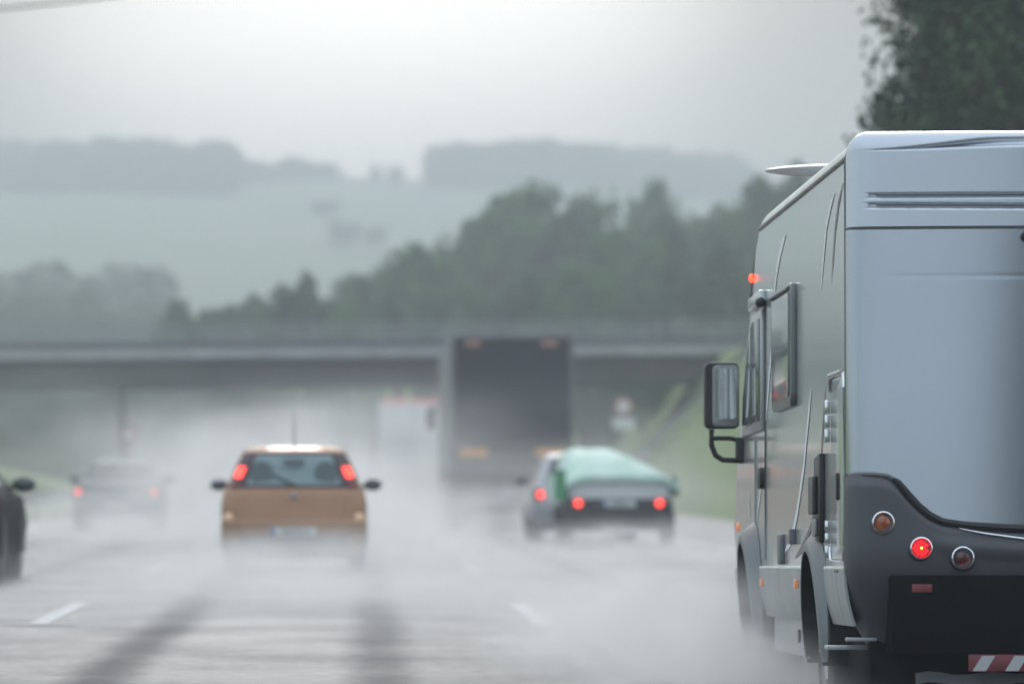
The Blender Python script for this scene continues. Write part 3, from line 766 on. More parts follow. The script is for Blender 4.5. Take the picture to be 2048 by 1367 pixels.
# ------------------------------------------------------------------ estate car towing a trailer
WH = mat('pale_car_paint', (.42, .43, .45), .3, .3, var=.05, coat=.5)
ec = thing('estate_car', 'pale grey estate car towing the green covered trailer', 'car', (3.86, 76.2, 0))
LE = [(.18,.76,.12,4.3,.2,.02),(.30,.85,.02,4.45,.28,.06),(.60,.87,.0,4.5,.28,.06),(.88,.86,.04,4.0,.26,.05),(.96,.82,.10,3.2,.26,.05),
      (1.15,.74,.24,2.9,.24,.05),(1.36,.66,.38,2.4,.22,.04),(1.43,.60,.5,2.2,.22,.03),(1.46,.40,.7,2.0,.15,.01)]
shell(LE).build('body', WH, ec)
winpane(LE, .98, 1.36, -.92, .92, .012).build('rear_window', GLASS, ec)
for s in (-1, 1):
    def lf(u, v, s=s):
        z = .68 + .20*v; lv = lev_at(LE, z); x = s*(lv[1]-.005-.13*u)
        rr = lv[4]; ex = max(0, abs(x)-(lv[1]-rr)); back = rr - math.sqrt(max(0, rr*rr-ex*ex))
        return (x, lv[2]+back-.03-lv[5]*(1-(x/lv[1])**2), z)
    lo = MB().grid(6, 6, lf).build('tail_lamp', RED_OFF, ec, solid=.01)
    MB().ell((s*.74, .0, .78), (.05, .03, .06)).build('lamp_bulb', RED_ON, lo)
    mirror(ec, s*.86, 2.5, 1.0, s, black, 1)
    for yy in (.8, 3.5): wheel(ec, s*.76, yy, .32, .2, s); arch(ec, s*.864, yy, .32, s)
    patch(LE, RSIDE[3:16] if s > 0 else LSIDE[-16:-3], .99, 1.32, .006).build('side_window', GLASS, ec)
plate(ec, 0, -.07, .5, 'AZR21')

tr = thing('car_trailer', 'dark low car trailer with two lit round tail lamps', 'trailer', (4.10, 71, 0))
DK = mat('trailer_dark_board', (.05, .055, .06), .5, var=.2)
tb = MB()
MB().prism([(-.80, .42), (.80, .42), (.80, .98), (-.80, .98)], 'y', .03, 2.9).build('load_box', DK, tr, .02)
MB().prism([(-.76, .73), (.76, .73), (.76, 1.02), (.58, 1.055), (-.58, 1.055), (-.76, 1.02)], 'y', -.015, .02).build('tailgate', mat('white_tailgate', (.95, .96, .97), .4, var=.05), tr, .008)
MB().box((0, -.03, .66), (1.62, .06, .16)).build('lamp_bar', DK, tr, .02)
for s in (-1, 1):
    lo = MB().cyl((s*.62, -.09, .67), (s*.62, -.05, .67), .085, 20).build('tail_lamp', RED_OFF, tr)
    MB().ell((s*.62, -.10, .67), (.055, .02, .055)).build('lamp_bulb', RED_ON, lo)
    MB().box((s*.78, .5, .3), (.22, .02, .42)).build('mud_flap', black, tr)
    wheel(tr, s*.80, 1.35, .29, .17, s)
    mb = MB(); mb.grid(14, 2, lambda u, v, s=s: (s*(.69+.23*v), 1.35 + .36*math.cos(math.pi*u), .30 + .36*math.sin(math.pi*u)))
    mb.build('mudguard', DK, tr, solid=.01)
plate(tr, 0, -.065, .665, 'AZR21')
MB().box((0, .0, .42), (1.56, .08, .34)).build('rear_beam', black, tr, .02)
MB().box((.02, -.06, .24), (.5, .03, .10)).build('pale_reflector', mat('pale_reflector', (.55, .56, .57), .4), tr, .01)
MB().tube([(0, 2.9, .4), (0, 5.2, .42)], .04, 8).build('drawbar', DK, tr)
GREEN = mat('green_tarpaulin', (.42, .68, .54), .6, var=.1, vs=2, col2=(.70, .84, .78), bump=.2, bs=6)
def tarp(u, v):
    # v 0 = rear hem, rising to the crest, then down to the front; u across
    xl = -.98 + .14*v*2 if v < .5 else -.84; xr = .92 - 1.35*max(0, v-.12)*1.4
    xr = max(xr, .12) if v > .12 else .92
    x = xl + (xr-xl)*u
    if v < .12: z = .99 + .10*v/.12; y = -.10
    else:
        q = (v-.12)/.88; y = -.10 + 2.9*q; z = 1.09 + .42*math.sin(min(1, q*1.6)*math.pi/2)
    e = 1 - abs(2*u-1)**6
    z = (z - .14) + .14*e if u > .5 else (z - .40*(1-e))
    z += .012*noise.noise((x*5, y*3, 2)) + .006*math.sin(x*13+v*4)
    return (x, y, z)
tp = MB().grid(36, 30, tarp).build('tarpaulin', GREEN, None, solid=.006)
tp.location = (4.10, 71, 0)
# right flap and left flap
tag(tp, 'mint green tarpaulin stretched over the load of the trailer', 'tarpaulin')
MB().grid(4, 14, lambda u, v: (.90+.03*u+.01*math.sin(v*9), -.08 + 1.9*v, 1.09 - .32*u)).build('side_flap', GREEN, tp, solid=.006)
MB().grid(6, 10, lambda u, v: (-.97+.015*math.sin(v*12), -.09 + 2.6*v, 1.10 - .36*u)).build('side_flap', GREEN, tp, solid=.006)
MB().grid(6, 3, lambda u, v: (-.98+.17*u, -.11, 1.18 - .46*v)).build('corner_flap', mat('deep_green_sheet', (.07, .36, .16), .4, var=.1), tp, solid=.006)

# ------------------------------------------------------------------ motorhome
MH = thing('motorhome', 'silver grey motorhome in the right lane with round rear lamps and a long arm mirror', 'motorhome', (2.326, 21.6, H-(.77+.01946*21.6)))
MH.rotation_euler = (-.01946, 0, 0)
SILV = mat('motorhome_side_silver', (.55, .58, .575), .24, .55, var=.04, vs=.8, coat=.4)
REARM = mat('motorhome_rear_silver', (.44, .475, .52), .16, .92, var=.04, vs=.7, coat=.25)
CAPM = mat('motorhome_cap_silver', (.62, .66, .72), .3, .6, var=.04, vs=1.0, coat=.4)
BUMP = mat('bumper_grey', (.10, .104, .115), .42, .25, var=.08, vs=2)
SKIRT = mat('skirt_grey', (.40, .42, .42), .38, .4, var=.12, vs=3)
CREAM = mat('roof_edge_cream', (.74, .74, .68), .5, var=.10, vs=6)
RUB = mat('rubber_seal', (.16, .165, .17), .5, var=.1); BRK = mat('black_gasket', (.012, .012, .013), .4, var=.1)
CHR = mat('chrome', (.75, .77, .8), .12, 1, var=.03)
DARKP = mat('underbody_black', (.005, .005, .0055), .7, var=.2, spec=.08)
WGL = mat('motorhome_window', (.10, .13, .125), .08, .4, var=.08, spec=.8)
W2 = 2.28
ZT = 2.68
def RX(px): return (px-1700)/430.0
def RZ(py): return 1.19-(py-949)/430.0
# side wall outlines with wheel openings
def side_outline():
    p = [(.08, .756), (1.02, .756)]
    for i in range(13):
        a = R(180 - 180*i/12); p.append((1.5 + .43*math.cos(a), max(.756, .42 + .45*math.sin(a))))
    p += [(1.98, .756), (4.64, .756)]
    for i in range(13):
        a = R(180 - 180*i/12); p.append((5.1 + .43*math.cos(a), max(.756, .42 + .50*math.sin(a))))
    p += [(5.60, .756), (6.35, .80), (6.55, 1.0), (6.45, 1.2), (5.75, 1.9), (5.35, 2.25), (5.05, 2.55), (4.72, ZT), (.08, ZT)]
    q = []
    for a in p:
        if not q or (abs(a[0]-q[-1][0]) + abs(a[1]-q[-1][1])) > 1e-4: q.append(a)
    return q
so = [(y, z) for (y, z) in side_outline()]
MB().prism(so, 'x', 0, .04).build('side_wall', SILV, MH, smooth=False)
MB().prism(so, 'x', W2, W2-.04).build('side_wall', SILV, MH, smooth=False)
# cab nose and windscreen
MB().prism([(4.5, .62), (6.35, .62), (6.55, .9), (6.48, 1.18), (4.5, 1.18)], 'x', .05, W2-.05).build('cab_nose', SILV, MH, .05)
MB().prism([(4.6, 1.18), (6.42, 1.18), (5.75, 1.88), (5.33, 2.24), (5.03, 2.54), (4.70, ZT-.02), (4.6, ZT-.02)], 'x', .045, W2-.045).build('windscreen', GLASS, MH, .03)
# interior block closing the back of the walls (floor and bulkhead)
MB().box((W2/2, 2.4, .80), (W2-.10, 4.4, .08)).build('floor', DARKP, MH)
# roof: cream edge strip, then roof sheet
def roof_prof(n=9):
    pr = []
    for i in range(n):
        a = R(90*i/(n-1)); pr.append((.005 + .10*(1-math.cos(a)), ZT + .10*math.sin(a)))
    return pr
rp = roof_prof()
ed = MB().grid(30, len(rp), lambda u, v: (rp[round(v*(len(rp)-1))][0], .07 + 4.66*u, rp[round(v*(len(rp)-1))][1] - .004*(u > .97)))
ed.build('roof_edge', CREAM, MH, solid=.012)
ed2 = MB().grid(30, len(rp), lambda u, v: (W2-rp[round(v*(len(rp)-1))][0], .07 + 4.66*u, rp[round(v*(len(rp)-1))][1]))
ed2.build('roof_edge', CREAM, MH, solid=.012)
MB().grid(8, 2, lambda u, v: (.105 + (W2-.21)*v, .07 + 4.66*u, ZT+.099)).build('roof_sheet', mat('roof_white', (.6, .6, .58), .5), MH, solid=.02)
MB().tube([(.0, .08, ZT-.004), (.0, 4.74, ZT-.004)], .014, 8, flat=.9).build('gutter_rail', mat('gutter_grey', (.30, .30, .28), .45, var=.2, vs=8), MH)
MB().tube([(.0, 4.74, ZT+.002), (.02, 4.80, ZT-.02), (.01, 5.06, 2.545), (.0, 5.37, 2.25)], .013, 8).build('front_edge_trim', RUB, MH)
# rear face, one height field split in parts
def corner(x, r=.085):
    return r - math.sqrt(max(0, r*r - (r-x)**2)) if x < r else 0
def groove(z, zc, hw, dep, x, xs0):
    k = sst(xs0, xs0+.05, x); t = abs(z-zc)/hw
    return dep*k*(1-sst(.45, 1, t)) if t < 1 else 0
def rear_y(x, z):
    y = corner(x) + corner(W2-x) - .075*math.sin(math.pi*min(1, max(0, x/W2)))**.9
    if z > RZ(455):
        y -= .012
        lo1 = RZ(392); lo2 = RZ(411) - .012*min(1, x/1.1)
        y += groove(z, lo1, .017, .030, x, RX(1738)) + groove(z, lo2, .018, .032, x, RX(1738))
        # long recess under the roof lip
        zu = RZ(300) + (RZ(270)-RZ(300))*sst(.08, .85, x); zl = RZ(301)+(RZ(293)-RZ(301))*sst(.08, .9, x)
        hh = max(.006, zu-zl)
        if zl-.006 < z < zu+.004: y += .035*sst(zu+.004, zl+hh*.35, z)*sst(zl-.006, zl+.004, z) * sst(.08, .35, x)
        if z > 2.70: y += (z-2.70)**2*5
    else:
        y += groove(z, RZ(553), .014, .00035, x, .15)
    return y
def rear_part(name, m, z0, z1, nz, bulge=0):
    xsr = [0, .004, .012, .024, .04, .06, .085] + [.085 + (W2-.17)*i/70 for i in range(1, 70)] + [W2-.085, W2-.06, W2-.04, W2-.024, W2-.012, W2-.004, W2]
    return MB().grid(len(xsr), nz, lambda u, v: (lambda x, z: (x, rear_y(x, z) - .0, z))(xsr[round(u*(len(xsr)-1))], z0 + (z1-z0)*v)).build(name, m, MH, solid=-.012)
def cap_fn():
    xsr = [0, .004, .012, .024, .04, .06, .085] + [.085 + (W2-.17)*i/90 for i in range(1, 90)] + [W2-.085, W2-.06, W2-.04, W2-.024, W2-.012, W2-.004, W2]
    zsr = [RZ(453) + (2.76-RZ(453))*i/330 for i in range(331)] + [2.768, 2.775, 2.780, 2.783]
    def f(u, v):
        x = xsr[round(u*(len(xsr)-1))]; z = zsr[round(v*(len(zsr)-1))]
        # round the top left corner as the roof edge does
        y = rear_y(x, min(z, 2.76)) + (max(0, z-2.755)/.028)**2*.07
        cx = max(0, .10 - x); 
        if z > ZT:
            t = (z-ZT)/.103; xin = .10*(1-math.sqrt(max(0, 1-t*t)))
            x = max(x, xin) if x < W2/2 else min(x, W2-xin)
        return (x, y, z)
    return MB().grid(len(xsr), len(zsr), f)
cap_fn().build('rear_cap', CAPM, MH, solid=-.01)
rear_part('rear_panel', REARM, RZ(1075), RZ(458), 260)
MB().tube([(.0-.002, .10, RZ(455.5))] + [(x, rear_y(x, 2.2)-.008, RZ(455.5)) for x in [.0, .01, .03, .06, .10] + [.2+.2*i for i in range(10)]] + [(W2, .09, RZ(455.5))], .010, 8).build('panel_seam', RUB, MH)
MB().tube([(-.006, .092, .76), (-.006, .092, 2.67), (.02, .09, 2.74), (.085, .085, 2.785)], .011, 8).build('corner_seal', RUB, MH)
MB().tube([(-.004, .125, 1.2), (-.004, .125, 2.66)], .004, 6).build('corner_pinstripe', CHR, MH)
MB().grid(2, 2, lambda u, v: (.5+.5*u, -.014, 1.2+v*.001)).build('panel_crease', REARM, MH) if False else None
MB().ell((RX(2048), -.09, RZ(475)), (.028, .05, .026)).cyl((RX(2048), .0, RZ(475)), (RX(2048), -.11, RZ(475)), .022, 14).build('rear_camera', BRK, MH)
# bumper
TOPC = [(-.006, 1.186), (.03, 1.19), (.12, 1.188), (.17, 1.18), (.212, 1.155), (.26, 1.095), (.31, 1.04), (.36, .998), (.42, .968), (.52, .953), (.66, .942), (.81, .934), (1.14, .928)]
def lin(tab, x):
    if x <= tab[0][0]: return tab[0][1]
    for (a, b), (c, d) in zip(tab, tab[1:]):
        if x <= c: return b + (d-b)*(x-a)/(c-a)
    return tab[-1][1]
def bow(x): return -.06*math.sin(math.pi*min(1, max(0, x/W2)))**.8
def ztop(x): return lin(TOPC, min(x, W2-x)) if x <= W2/2 or x > W2/2 else 0
def tuck(z): return .0 if z > .76 else .03*sst(.76, .54, z) + .10*sst(.60, .36, z)**1.2
def bumper(u, v):
    xx = [0,.003,.01,.02,.035,.055,.08] ; n = 100
    xl = xx + [.08 + (W2-.16)*i/80 for i in range(1, 80)] + [W2-q for q in xx[::-1]]
    x = xl[round(u*(len(xl)-1))]; zt = ztop(x); zb = .40 + .0*x
    z = zb + (zt-zb)*v
    y = -.045 + bow(x) + corner(x, .08)*1.6 + corner(W2-x, .08)*1.6
    y += .02*sst(.93, 1, v) + .17*sst(.92, .36, z)**1.6
    # crease running below the top edge
    y -= .012*sst(.06, 0, abs(zt-.10-z))*sst(.3, .5, x)*sst(.3, .5, W2-x)
    tk = tuck(z); x = x + tk if x < W2/2 else x - tk
    xo = -.012 if x < .2 else 0
    return (x + (-.010 if x < W2/2 else .010), y, z)
MB().grid(6+1+79+7, 60, bumper).build('rear_bumper', BUMP, MH, solid=-.012)
gk = MB().tube([(-.012, .06, 1.186)] + [(x, -.040 + bow(x) + corner(x, .08)*1.6, ztop(x)+.004) for x in [.0, .01, .03, .06, .1, .14, .17, .20]], .010, 8)
gk.build('top_moulding', RUB, MH)
MB().tube([(x, -.045 + bow(x), ztop(x)+.004) for x in [.19, .212, .235, .26, .285, .31, .335, .36, .39, .42, .47, .52, .58, .66, .74, .81, 1.14, W2-.8]], [.008,.013,.016,.017,.017,.017,.017,.017,.017,.017,.017,.017,.018,.019,.02,.02,.02,.02], 8).build('black_gasket', BRK, MH)
MB().tube([(RX(1912), -.103, RZ(1056)), (RX(1960), -.112, RZ(1066)), (RX(2048), -.121, RZ(1078)), (1.14, -.124, RZ(1085))], [.002, .005, .006, .006], 6).build('highlight_line', CHR, MH)  # highlight along the bumper crease, modelled as a thin chrome strip
# boot recess below: dark box standing proud of the bumper
MB().prism([(.172, .36), (W2-.172, .36), (W2-.172, .725), (.172, .725)], 'y', -.118, .12).build('lower_rear_box', DARKP, MH, .012)
MB().box((RX(1836.5), -.122, RZ(1175)), (.092, .012, .038)).build('red_reflector', mat('dull_red_reflector', (.22, .05, .055), .35, var=.15, vs=60), MH, .003)
MB().prism([(.10, .12), (W2-.10, .12), (W2-.10, .42), (.10, .42)], 'y', .10, 1.05).build('underbody', DARKP, MH, .02)
# warning board red and white
wb = MB().box((.84, -.13, RZ(1323)), (.62, .012, .077)).build('warning_board', mat('board_dull_red', (.20, .04, .05), .4, var=.2, vs=8), MH, .003)
st = MB()
for k in range(5):
    xa = .548 + k*.150
    st.add([(xa, -.1385, RZ(1340)+.003), (xa+.062, -.1385, RZ(1340)+.003), (xa+.106, -.1385, RZ(1307)-.004), (xa+.044, -.1385, RZ(1307)-.004)], [(0, 1, 2, 3)]) if xa+.106 < 1.14 else None
st.build('white_stripe', mat('board_white', (.5, .51, .52), .4, var=.1), wb, smooth=False)
MB().grid(30, 3, lambda u, v: (.30+1.7*u, -.02+.02*v, .22 + .05*v + .02*noise.noise((u*12, v, 0)))).build('ragged_flap', mat('dirty_flap', (.12, .13, .13), .7, var=.2), MH, solid=.01)
# round lamps
def round_lamp(px, py, r, lens, name, glow=False):
    x, z = RX(px), RZ(py); y0 = -.050 + bow(x) + corner(x, .08)*1.6
    rim = MB(); n = 40; prof = [(1.22, .004), (1.20, -.010), (1.10, -.019), (.98, -.022), (.86, -.014), (.82, .0)]
    for k in range(n):
        a = 2*math.pi*k/n
        for (q, dy) in prof: rim.v.append((x + r*q*math.cos(a), y0 + dy, z + r*q*math.sin(a)))
    m_ = len(prof)
    for k in range(n):
        for j in range(m_-1): rim.f.append((k*m_+j, ((k+1)%n)*m_+j, ((k+1)%n)*m_+j+1, k*m_+j+1))
    o = rim.build(name, CHR, MH)
    ln = MB(); 
    def fn(u, v):
        a = 2*math.pi*u; q = v*r*.86
        d = -.004 - .016*(1-v*v) 
        return (x + q*math.cos(a), y0 + d, z + q*math.sin(a))
    ln.grid(33, 9, fn).build('lens', lens, o)
    gkk = MB().tube([(x + r*1.26*math.cos(2*math.pi*k/32), y0+.002, z + r*1.26*math.sin(2*math.pi*k/32)) for k in range(33)], .0045, 6, cap=False)
    gkk.build('lamp_seal', BRK, o)
    if glow:
        led = MB()
        for i in range(-9, 10):
            for j in range(-9, 10):
                if i*i+j*j < 84 and not (i > 5 and abs(j) < 2): led.box((x+i*.0042, y0-.0215+ (i*i+j*j)*.00012, z+j*.0042), (.0030, .002, .0030))
        led.build('led_matrix', lamp('led_red', (1, .03, .045), .8), o, smooth=False)
        MB().ell((x, y0-.024, z), (.005, .002, .006), 8, 6).build('bulb', lamp('led_hot', (1, .5, .08), 4.0), o)
    return o
def lens_mat(name, col, bright, shift):   # coloured lens with brighter patches mixed in by noise
    m = bpy.data.materials.new(name); m.use_nodes = True; t = m.node_tree; b = t.nodes['Principled BSDF']
    b.inputs['Roughness'].default_value = .15; b.inputs['Coat Weight'].default_value = .8
    tcn = t.nodes.new('ShaderNodeTexCoord'); n = t.nodes.new('ShaderNodeTexNoise'); n.inputs['Scale'].default_value = shift; n.inputs['Detail'].default_value = 1
    t.links.new(tcn.outputs['Object'], n.inputs['Vector'])
    r = t.nodes.new('ShaderNodeMapRange'); r.inputs[1].default_value = .42; r.inputs[2].default_value = .6; t.links.new(n.outputs['Fac'], r.inputs[0])
    x = t.nodes.new('ShaderNodeMix'); x.data_type = 'RGBA'; x.inputs[6].default_value = (*col, 1); x.inputs[7].default_value = (*bright, 1)
    t.links.new(r.outputs[0], x.inputs[0]); t.links.new(x.outputs[2], b.inputs['Base Color'])
    return m
LR = .0475
round_lamp(1762, 1044, LR, lens_mat('amber_round_lens', (.30, .075, .03), (.62, .17, .045), 22), 'indicator_lamp')
round_lamp(1837, 1095, LR, mat('red_round_lens', (.35, .02, .03), .2, var=.1, emis=(1, .03, .04), es=.25), 'brake_lamp', True)
round_lamp(1919, 1114, LR, lens_mat('dark_round_lens', (.05, .010, .014), (.20, .015, .02), 18), 'fog_lamp')

# side fittings -------------------------------------------------------------
def SL(px, py, x=0):            # a point on the left side wall
    s = (px - 700)/(2.326 + x); Y = F/s
    return (Y - 21.6, .77 + (1130-py)/s)
FRM = mat('window_frame_grey', (.20, .215, .215), .3, .4, var=.08)
def side_win(y0, z0, y1, z1, r=.07):
    f = MB().prism(rrect(y0, z0, y1, z1, r), 'x', -.034, .002).build('side_window', FRM, MH, .010)
    MB().prism(rrect(y0+.05, z0+.05, y1-.05, z1-.05, r*.6), 'x', -.040, -.030).build('window_pane', WGL, f, .004)
    MB().tube([(-.040, y0+.04, z1-.03), (-.040, y1-.04, z1-.03)], .010, 8).build('window_hinge', RUB, f)
side_win(2.57, 1.60, 3.67, 2.245)
# cab door with its window
cd = MB()
ln = mat('door_gap_line', (.38, .40, .40), .35, .5, var=.1)
def line_on_side(name, pts, r, m, x=-.002, n=6, flat=1): return MB().tube([(x, y, z) for (y, z) in pts], r, n).build(name, m, MH)
door = bpy.data.objects.new('cab_door', None); C.objects.link(door); door.parent = MH; door.location = (0, 4.9, 1.4)
def dchild(mb, name, m, bevel=0):
    mb.v = [(a, b-4.9, c-1.4) for (a, b, c) in mb.v]; return mb.build(name, m, door, bevel)
dchild(MB().tube([(-.004, 4.38, .80), (-.004, 4.38, 2.22), (-.004, 4.42, 2.30)], .007, 6), 'door_edge', ln)
dchild(MB().tube([(-.004, 5.02, .95), (-.004, 5.02, 1.50)], .006, 6), 'door_edge', ln)
wp = [(4.45, 1.53), (5.75, 1.52), (5.70, 1.75), (5.30, 2.10), (5.10, 2.20), (4.47, 2.21)]
cw = dchild(MB().prism([(y, z) for y, z in wp], 'x', -.02, .002), 'door_window', mat('cab_window_frame', (.42, .44, .44), .3, .5, var=.06), .008)
wq = [(4.53, 1.58), (5.02, 1.575), (5.02, 2.16), (4.53, 2.16)]
dchild(MB().prism(wq, 'x', -.026, -.018), 'door_glass', GLASS, .004)
wq = [(5.08, 1.575), (5.66, 1.57), (5.60, 1.75), (5.24, 2.06), (5.08, 2.14)]
dchild(MB().prism(wq, 'x', -.026, -.018), 'door_glass', WGL, .004)
dchild(MB().prism([(4.35, 2.235), (5.08, 2.225), (5.08, 2.30), (4.37, 2.31)], 'x', -.04, .002), 'rain_ledge', SILV, .010)
dchild(MB().ell((-.03, 4.37, 2.24), (.03, .05, .03)), 'door_knob', BRK)
dchild(MB().prism(rrect(4.44, 1.20, 4.62, 1.32, .04), 'x', -.03, .0), 'door_handle', BRK, .006)
# service door near the rear
sd_ = MB().prism(rrect(.17, .80, .80, 1.665, .06), 'x', -.008, .002).build('service_door', SILV, MH, .003)
MB().tube([(-.010, y, z) for (y, z) in rrect(.16, .79, .81, 1.675, .07)] , .009, 8, cap=False).build('door_frame', CHR, sd_)
MB().tube([(-.018, .22, 1.682), (-.018, .76, 1.682)], .011, 8).build('rain_lip', CREAM, sd_)
for zs in ((1.36, 1.43), (1.43, 1.50), (1.50, 1.57), (.80, .87), (.87, .93), (.93, .99)):
    MB().cyl((-.020, .845, zs[0]+.004), (-.020, .845, zs[1]-.004), .013, 12).build('hinge', CHR, sd_, .002)
MB().prism(rrect(.40, 1.08, .46, 1.21, .02), 'x', -.022, .0).build('latch', BRK, sd_, .004)
# black handle unit
hu = MB().prism([(1.14, .88), (1.40, .92), (1.40, 1.30), (1.14, 1.32)], 'x', -.030, .002).build('entry_handle_unit', BRK, MH, .008)
MB().prism(rrect(1.22, 1.02, 1.44, 1.21, .02), 'x', -.055, -.032).build('grab_handle', mat('handle_black', (.035, .037, .04), .35), hu, .006)
MB().prism(rrect(1.20, .91, 1.38, 1.00, .015), 'x', -.045, -.031).build('lock_plate', mat('lock_grey', (.25, .26, .26), .35, .5), hu, .004)
# entry door seams
line_on_side('panel_joint', [(1.12, .77), (1.12, .90)], .004, ln)
MB().prism(rrect(3.28, .775, 3.42, .94, .03), 'x', -.028, .0).build('vent_slot', mat('slot_grey', (.22, .23, .23), .4), MH, .008)
MB().prism([(2.62, .88), (2.76, .88), (2.73, .96), (2.65, .96)], 'x', -.030, .0).build('small_catch', BUMP, MH, .004)
# decorative stripes
LWH = mat('white_stripe_paint', (.93, .95, .95), .6, 0, var=.03); LBR = mat('brown_stripe_paint', (.19, .15, .15), .4, var=.05)
def zoom1(x, y): return (1380 + x/2.9716, 240 + y/2.9716)
def zoom2(x, y): return (1380 + x/2.9716, 680 + y/2.9716)
for pts_, m_, r_ in [([zoom1(*q) for q in ((575,680),(555,735),(540,800),(525,880),(515,960),(503,1140),(490,1366))] + [zoom2(*q) for q in ((478,200),(462,400),(457,480))], LWH, .0055),
                 ([zoom1(*q) for q in ((868,430),(845,500),(820,620),(803,800),(785,1005))], LWH, .0042),
                 ([zoom1(*q) for q in ((918,370),(890,500),(870,660),(857,830),(848,970))], LBR, .0035),
                 ([zoom2(*q) for q in ((727,285),(713,430),(700,560),(682,750),(660,900),(642,1020),(620,1130),(600,1195),(572,1250))], LWH, .0055),
                 ([zoom2(*q) for q in ((812,255),(800,450),(785,680),(768,870),(745,1000),(725,1100),(700,1170),(668,1240),(630,1290))], LBR, .0038),
                 ([zoom2(*q) for q in ((435,780),(425,880),(412,980),(400,1080))], LWH, .004),
                 ([zoom2(*q) for q in ((352,900),(354,980),(358,1060))], LWH, .004)]:
    q = [SL(a, b) for a, b in pts_]
    rb = MB(); hw_ = r_*5.2
    for i, (y, z) in enumerate(q):
        t_ = Vector((q[min(i+1, len(q)-1)][0]-q[max(0, i-1)][0], q[min(i+1, len(q)-1)][1]-q[max(0, i-1)][1])).normalized()
        e_ = hw_*(.25 if i in (0, len(q)-1) else 1)
        rb.v += [(-.003, y - t_.y*e_, z + t_.x*e_), (-.003, y + t_.y*e_, z - t_.x*e_)]
    rb.f = [(2*i, 2*i+1, 2*i+3, 2*i+2) for i in range(len(q)-1)]
    rb.build('trim_stripe', m_, MH)
# skirts
def skirt(y0, y1, z0=.49, z1=.752, m=SKIRT):
    o = MB().grid(8, 10, lambda u, v: (-.012 + .045*(1-v)**2.0, y0 + (y1-y0)*u, z0 + (z1-z0)*v)).build('skirt_panel', m, MH, solid=.012)
    MB().tube([(.004, y0+.01, z0+.13), (.004, y1-.01, z0+.13)], .003, 6).build('skirt_crease', RUB, o)
    return o
skirt(.06, .40); skirt(.415, .98); skirt(2.03, 3.35); skirt(3.36, 4.56); skirt(5.62, 6.2)
MB().tube([(-.010, .07, .756), (-.010, 1.03, .756)], .011, 8).build('sill_rail', CREAM, MH)
MB().tube([(-.010, 1.97, .756), (-.010, 4.60, .756)], .011, 8).build('sill_rail', CREAM, MH)
MB().box((-.014, .40, .742), (.02, .20, .02)).build('sill_bracket', BRK, MH, .004)
for y_ in (2.35, 4.36):
    MB().box((-.026, y_, .675), (.022, .07, .045)).build('side_marker_lamp', mat('amber_marker', (.62, .26, .10), .3, var=.05, emis=(1, .35, .1), es=.15), MH, .006)
MB().grid(8, 8, lambda u, v: (.05 + .01*u, 2.1 + 2.2*u, .30 + .19*v)).build('lower_step_panel', SKIRT, MH, solid=.02)
MB().cyl((.035, 2.75, .40), (.02, 2.75, .40), .035, 16).build('jack_cap', BRK, MH)
# wheel arch flares
def flare(yc, zc, ry, rz, out, m):
    def fn(u, v):
        a = R(-28 + 236*u); q = 1.0 + .26*v
        o = -out*math.sin(min(1, (1-v)*1.25)*math.pi/2)*max(0, math.sin(math.pi*u))**.6
        return (o - .003, yc - ry*q*math.cos(a), max(zc + rz*q*math.sin(a), .30))
    o_ = MB().grid(40, 8, fn).build('wheel_arch_flare', m, MH, solid=.012)
    MB().grid(30, 4, lambda u, v: (-out*.98*max(0, math.sin(math.pi*u))**.6*(1-v) + .30*v, yc - ry*math.cos(R(-28+236*u)), max(.28, zc + rz*math.sin(R(-28+236*u))))).build('arch_liner', DARKP, MH, solid=.01)
    return o_
FL = mat('flare_grey', (.17, .185, .19), .35, .2, var=.1)
flare(1.5, .42, .40, .42, .062, FL); flare(5.1, .44, .40, .46, .085, FL)
for (y_, s) in ((1.5, 1), (5.1, 1)):
    wheel(MH, .14, y_, .345, .22, -1); wheel(MH, W2-.14, y_, .345, .22, 1)
# bumper end step and exhaust bits
MB().box((.06, .10, .425), (.14, .08, .018)).build('bumper_foot', SKIRT, MH, .004)
MB().box((.03, .24, .385), (.24, .16, .02)).build('bumper_foot', SKIRT, MH, .004)
# red marker high on the cab
MB().ell((-.010, 5.18, 2.425), (.014, .02, .024), 12, 8).build('marker_lamp', lamp('marker_red', (1, .03, .01), 6.0), MH)
MB().ell((.002, 6.25, 1.0), (.016, .04, .028), 12, 8).build('side_indicator', mat('orange_side_lens', (.7, .2, .06), .3, emis=(1, .3, .1), es=.3), MH)
# long arm mirror
MHX = dict()
mir = bpy.data.objects.new('door_mirror', None); C.objects.link(mir); mir.parent = MH; mir.location = (-.12, 5.9, 1.77)
def mchild(mb, name, m, bevel=0, par=None):
    mb.v = [(a+.12, b-5.9, c-1.77) for (a, b, c) in mb.v]; return mb.build(name, m, par or mir, bevel, segs=3)
s_ = F/27.5
def MP(px, py): return ((px-700)/s_ - 2.326, .77 + (1130-py)/s_)
xa, za = MP(1409, 857); xb, zb = MP(1478, 725)
mchild(MB().prism(rrect(xa, za, xb, zb, .035), 'y', 5.84, 5.95), 'mirror_housing', black, .012)
gx0, gz0 = MP(1424, 853); gx1, gz1 = MP(1476, 730)
mchild(MB().prism(rrect(gx0, gz0, gx1, gz1, .03), 'y', 5.832, 5.85), 'mirror_bezel', mat('mirror_bezel', (.30, .32, .32), .3, .4), .004)
MG = mat('mirror_silver', (.55, .58, .58), .04, 1.0, var=.03)
gx0, gz0 = MP(1431, 838); gx1, gz1 = MP(1472, 735)
gl = mchild(MB().prism(rrect(gx0, gz0, gx1, gz1, .02), 'y', 5.824, 5.834), 'mirror_glass', MG)
ap = [MP(1424, 858), MP(1424, 890), MP(1432, 910), MP(1446, 919), MP(1490, 921)]
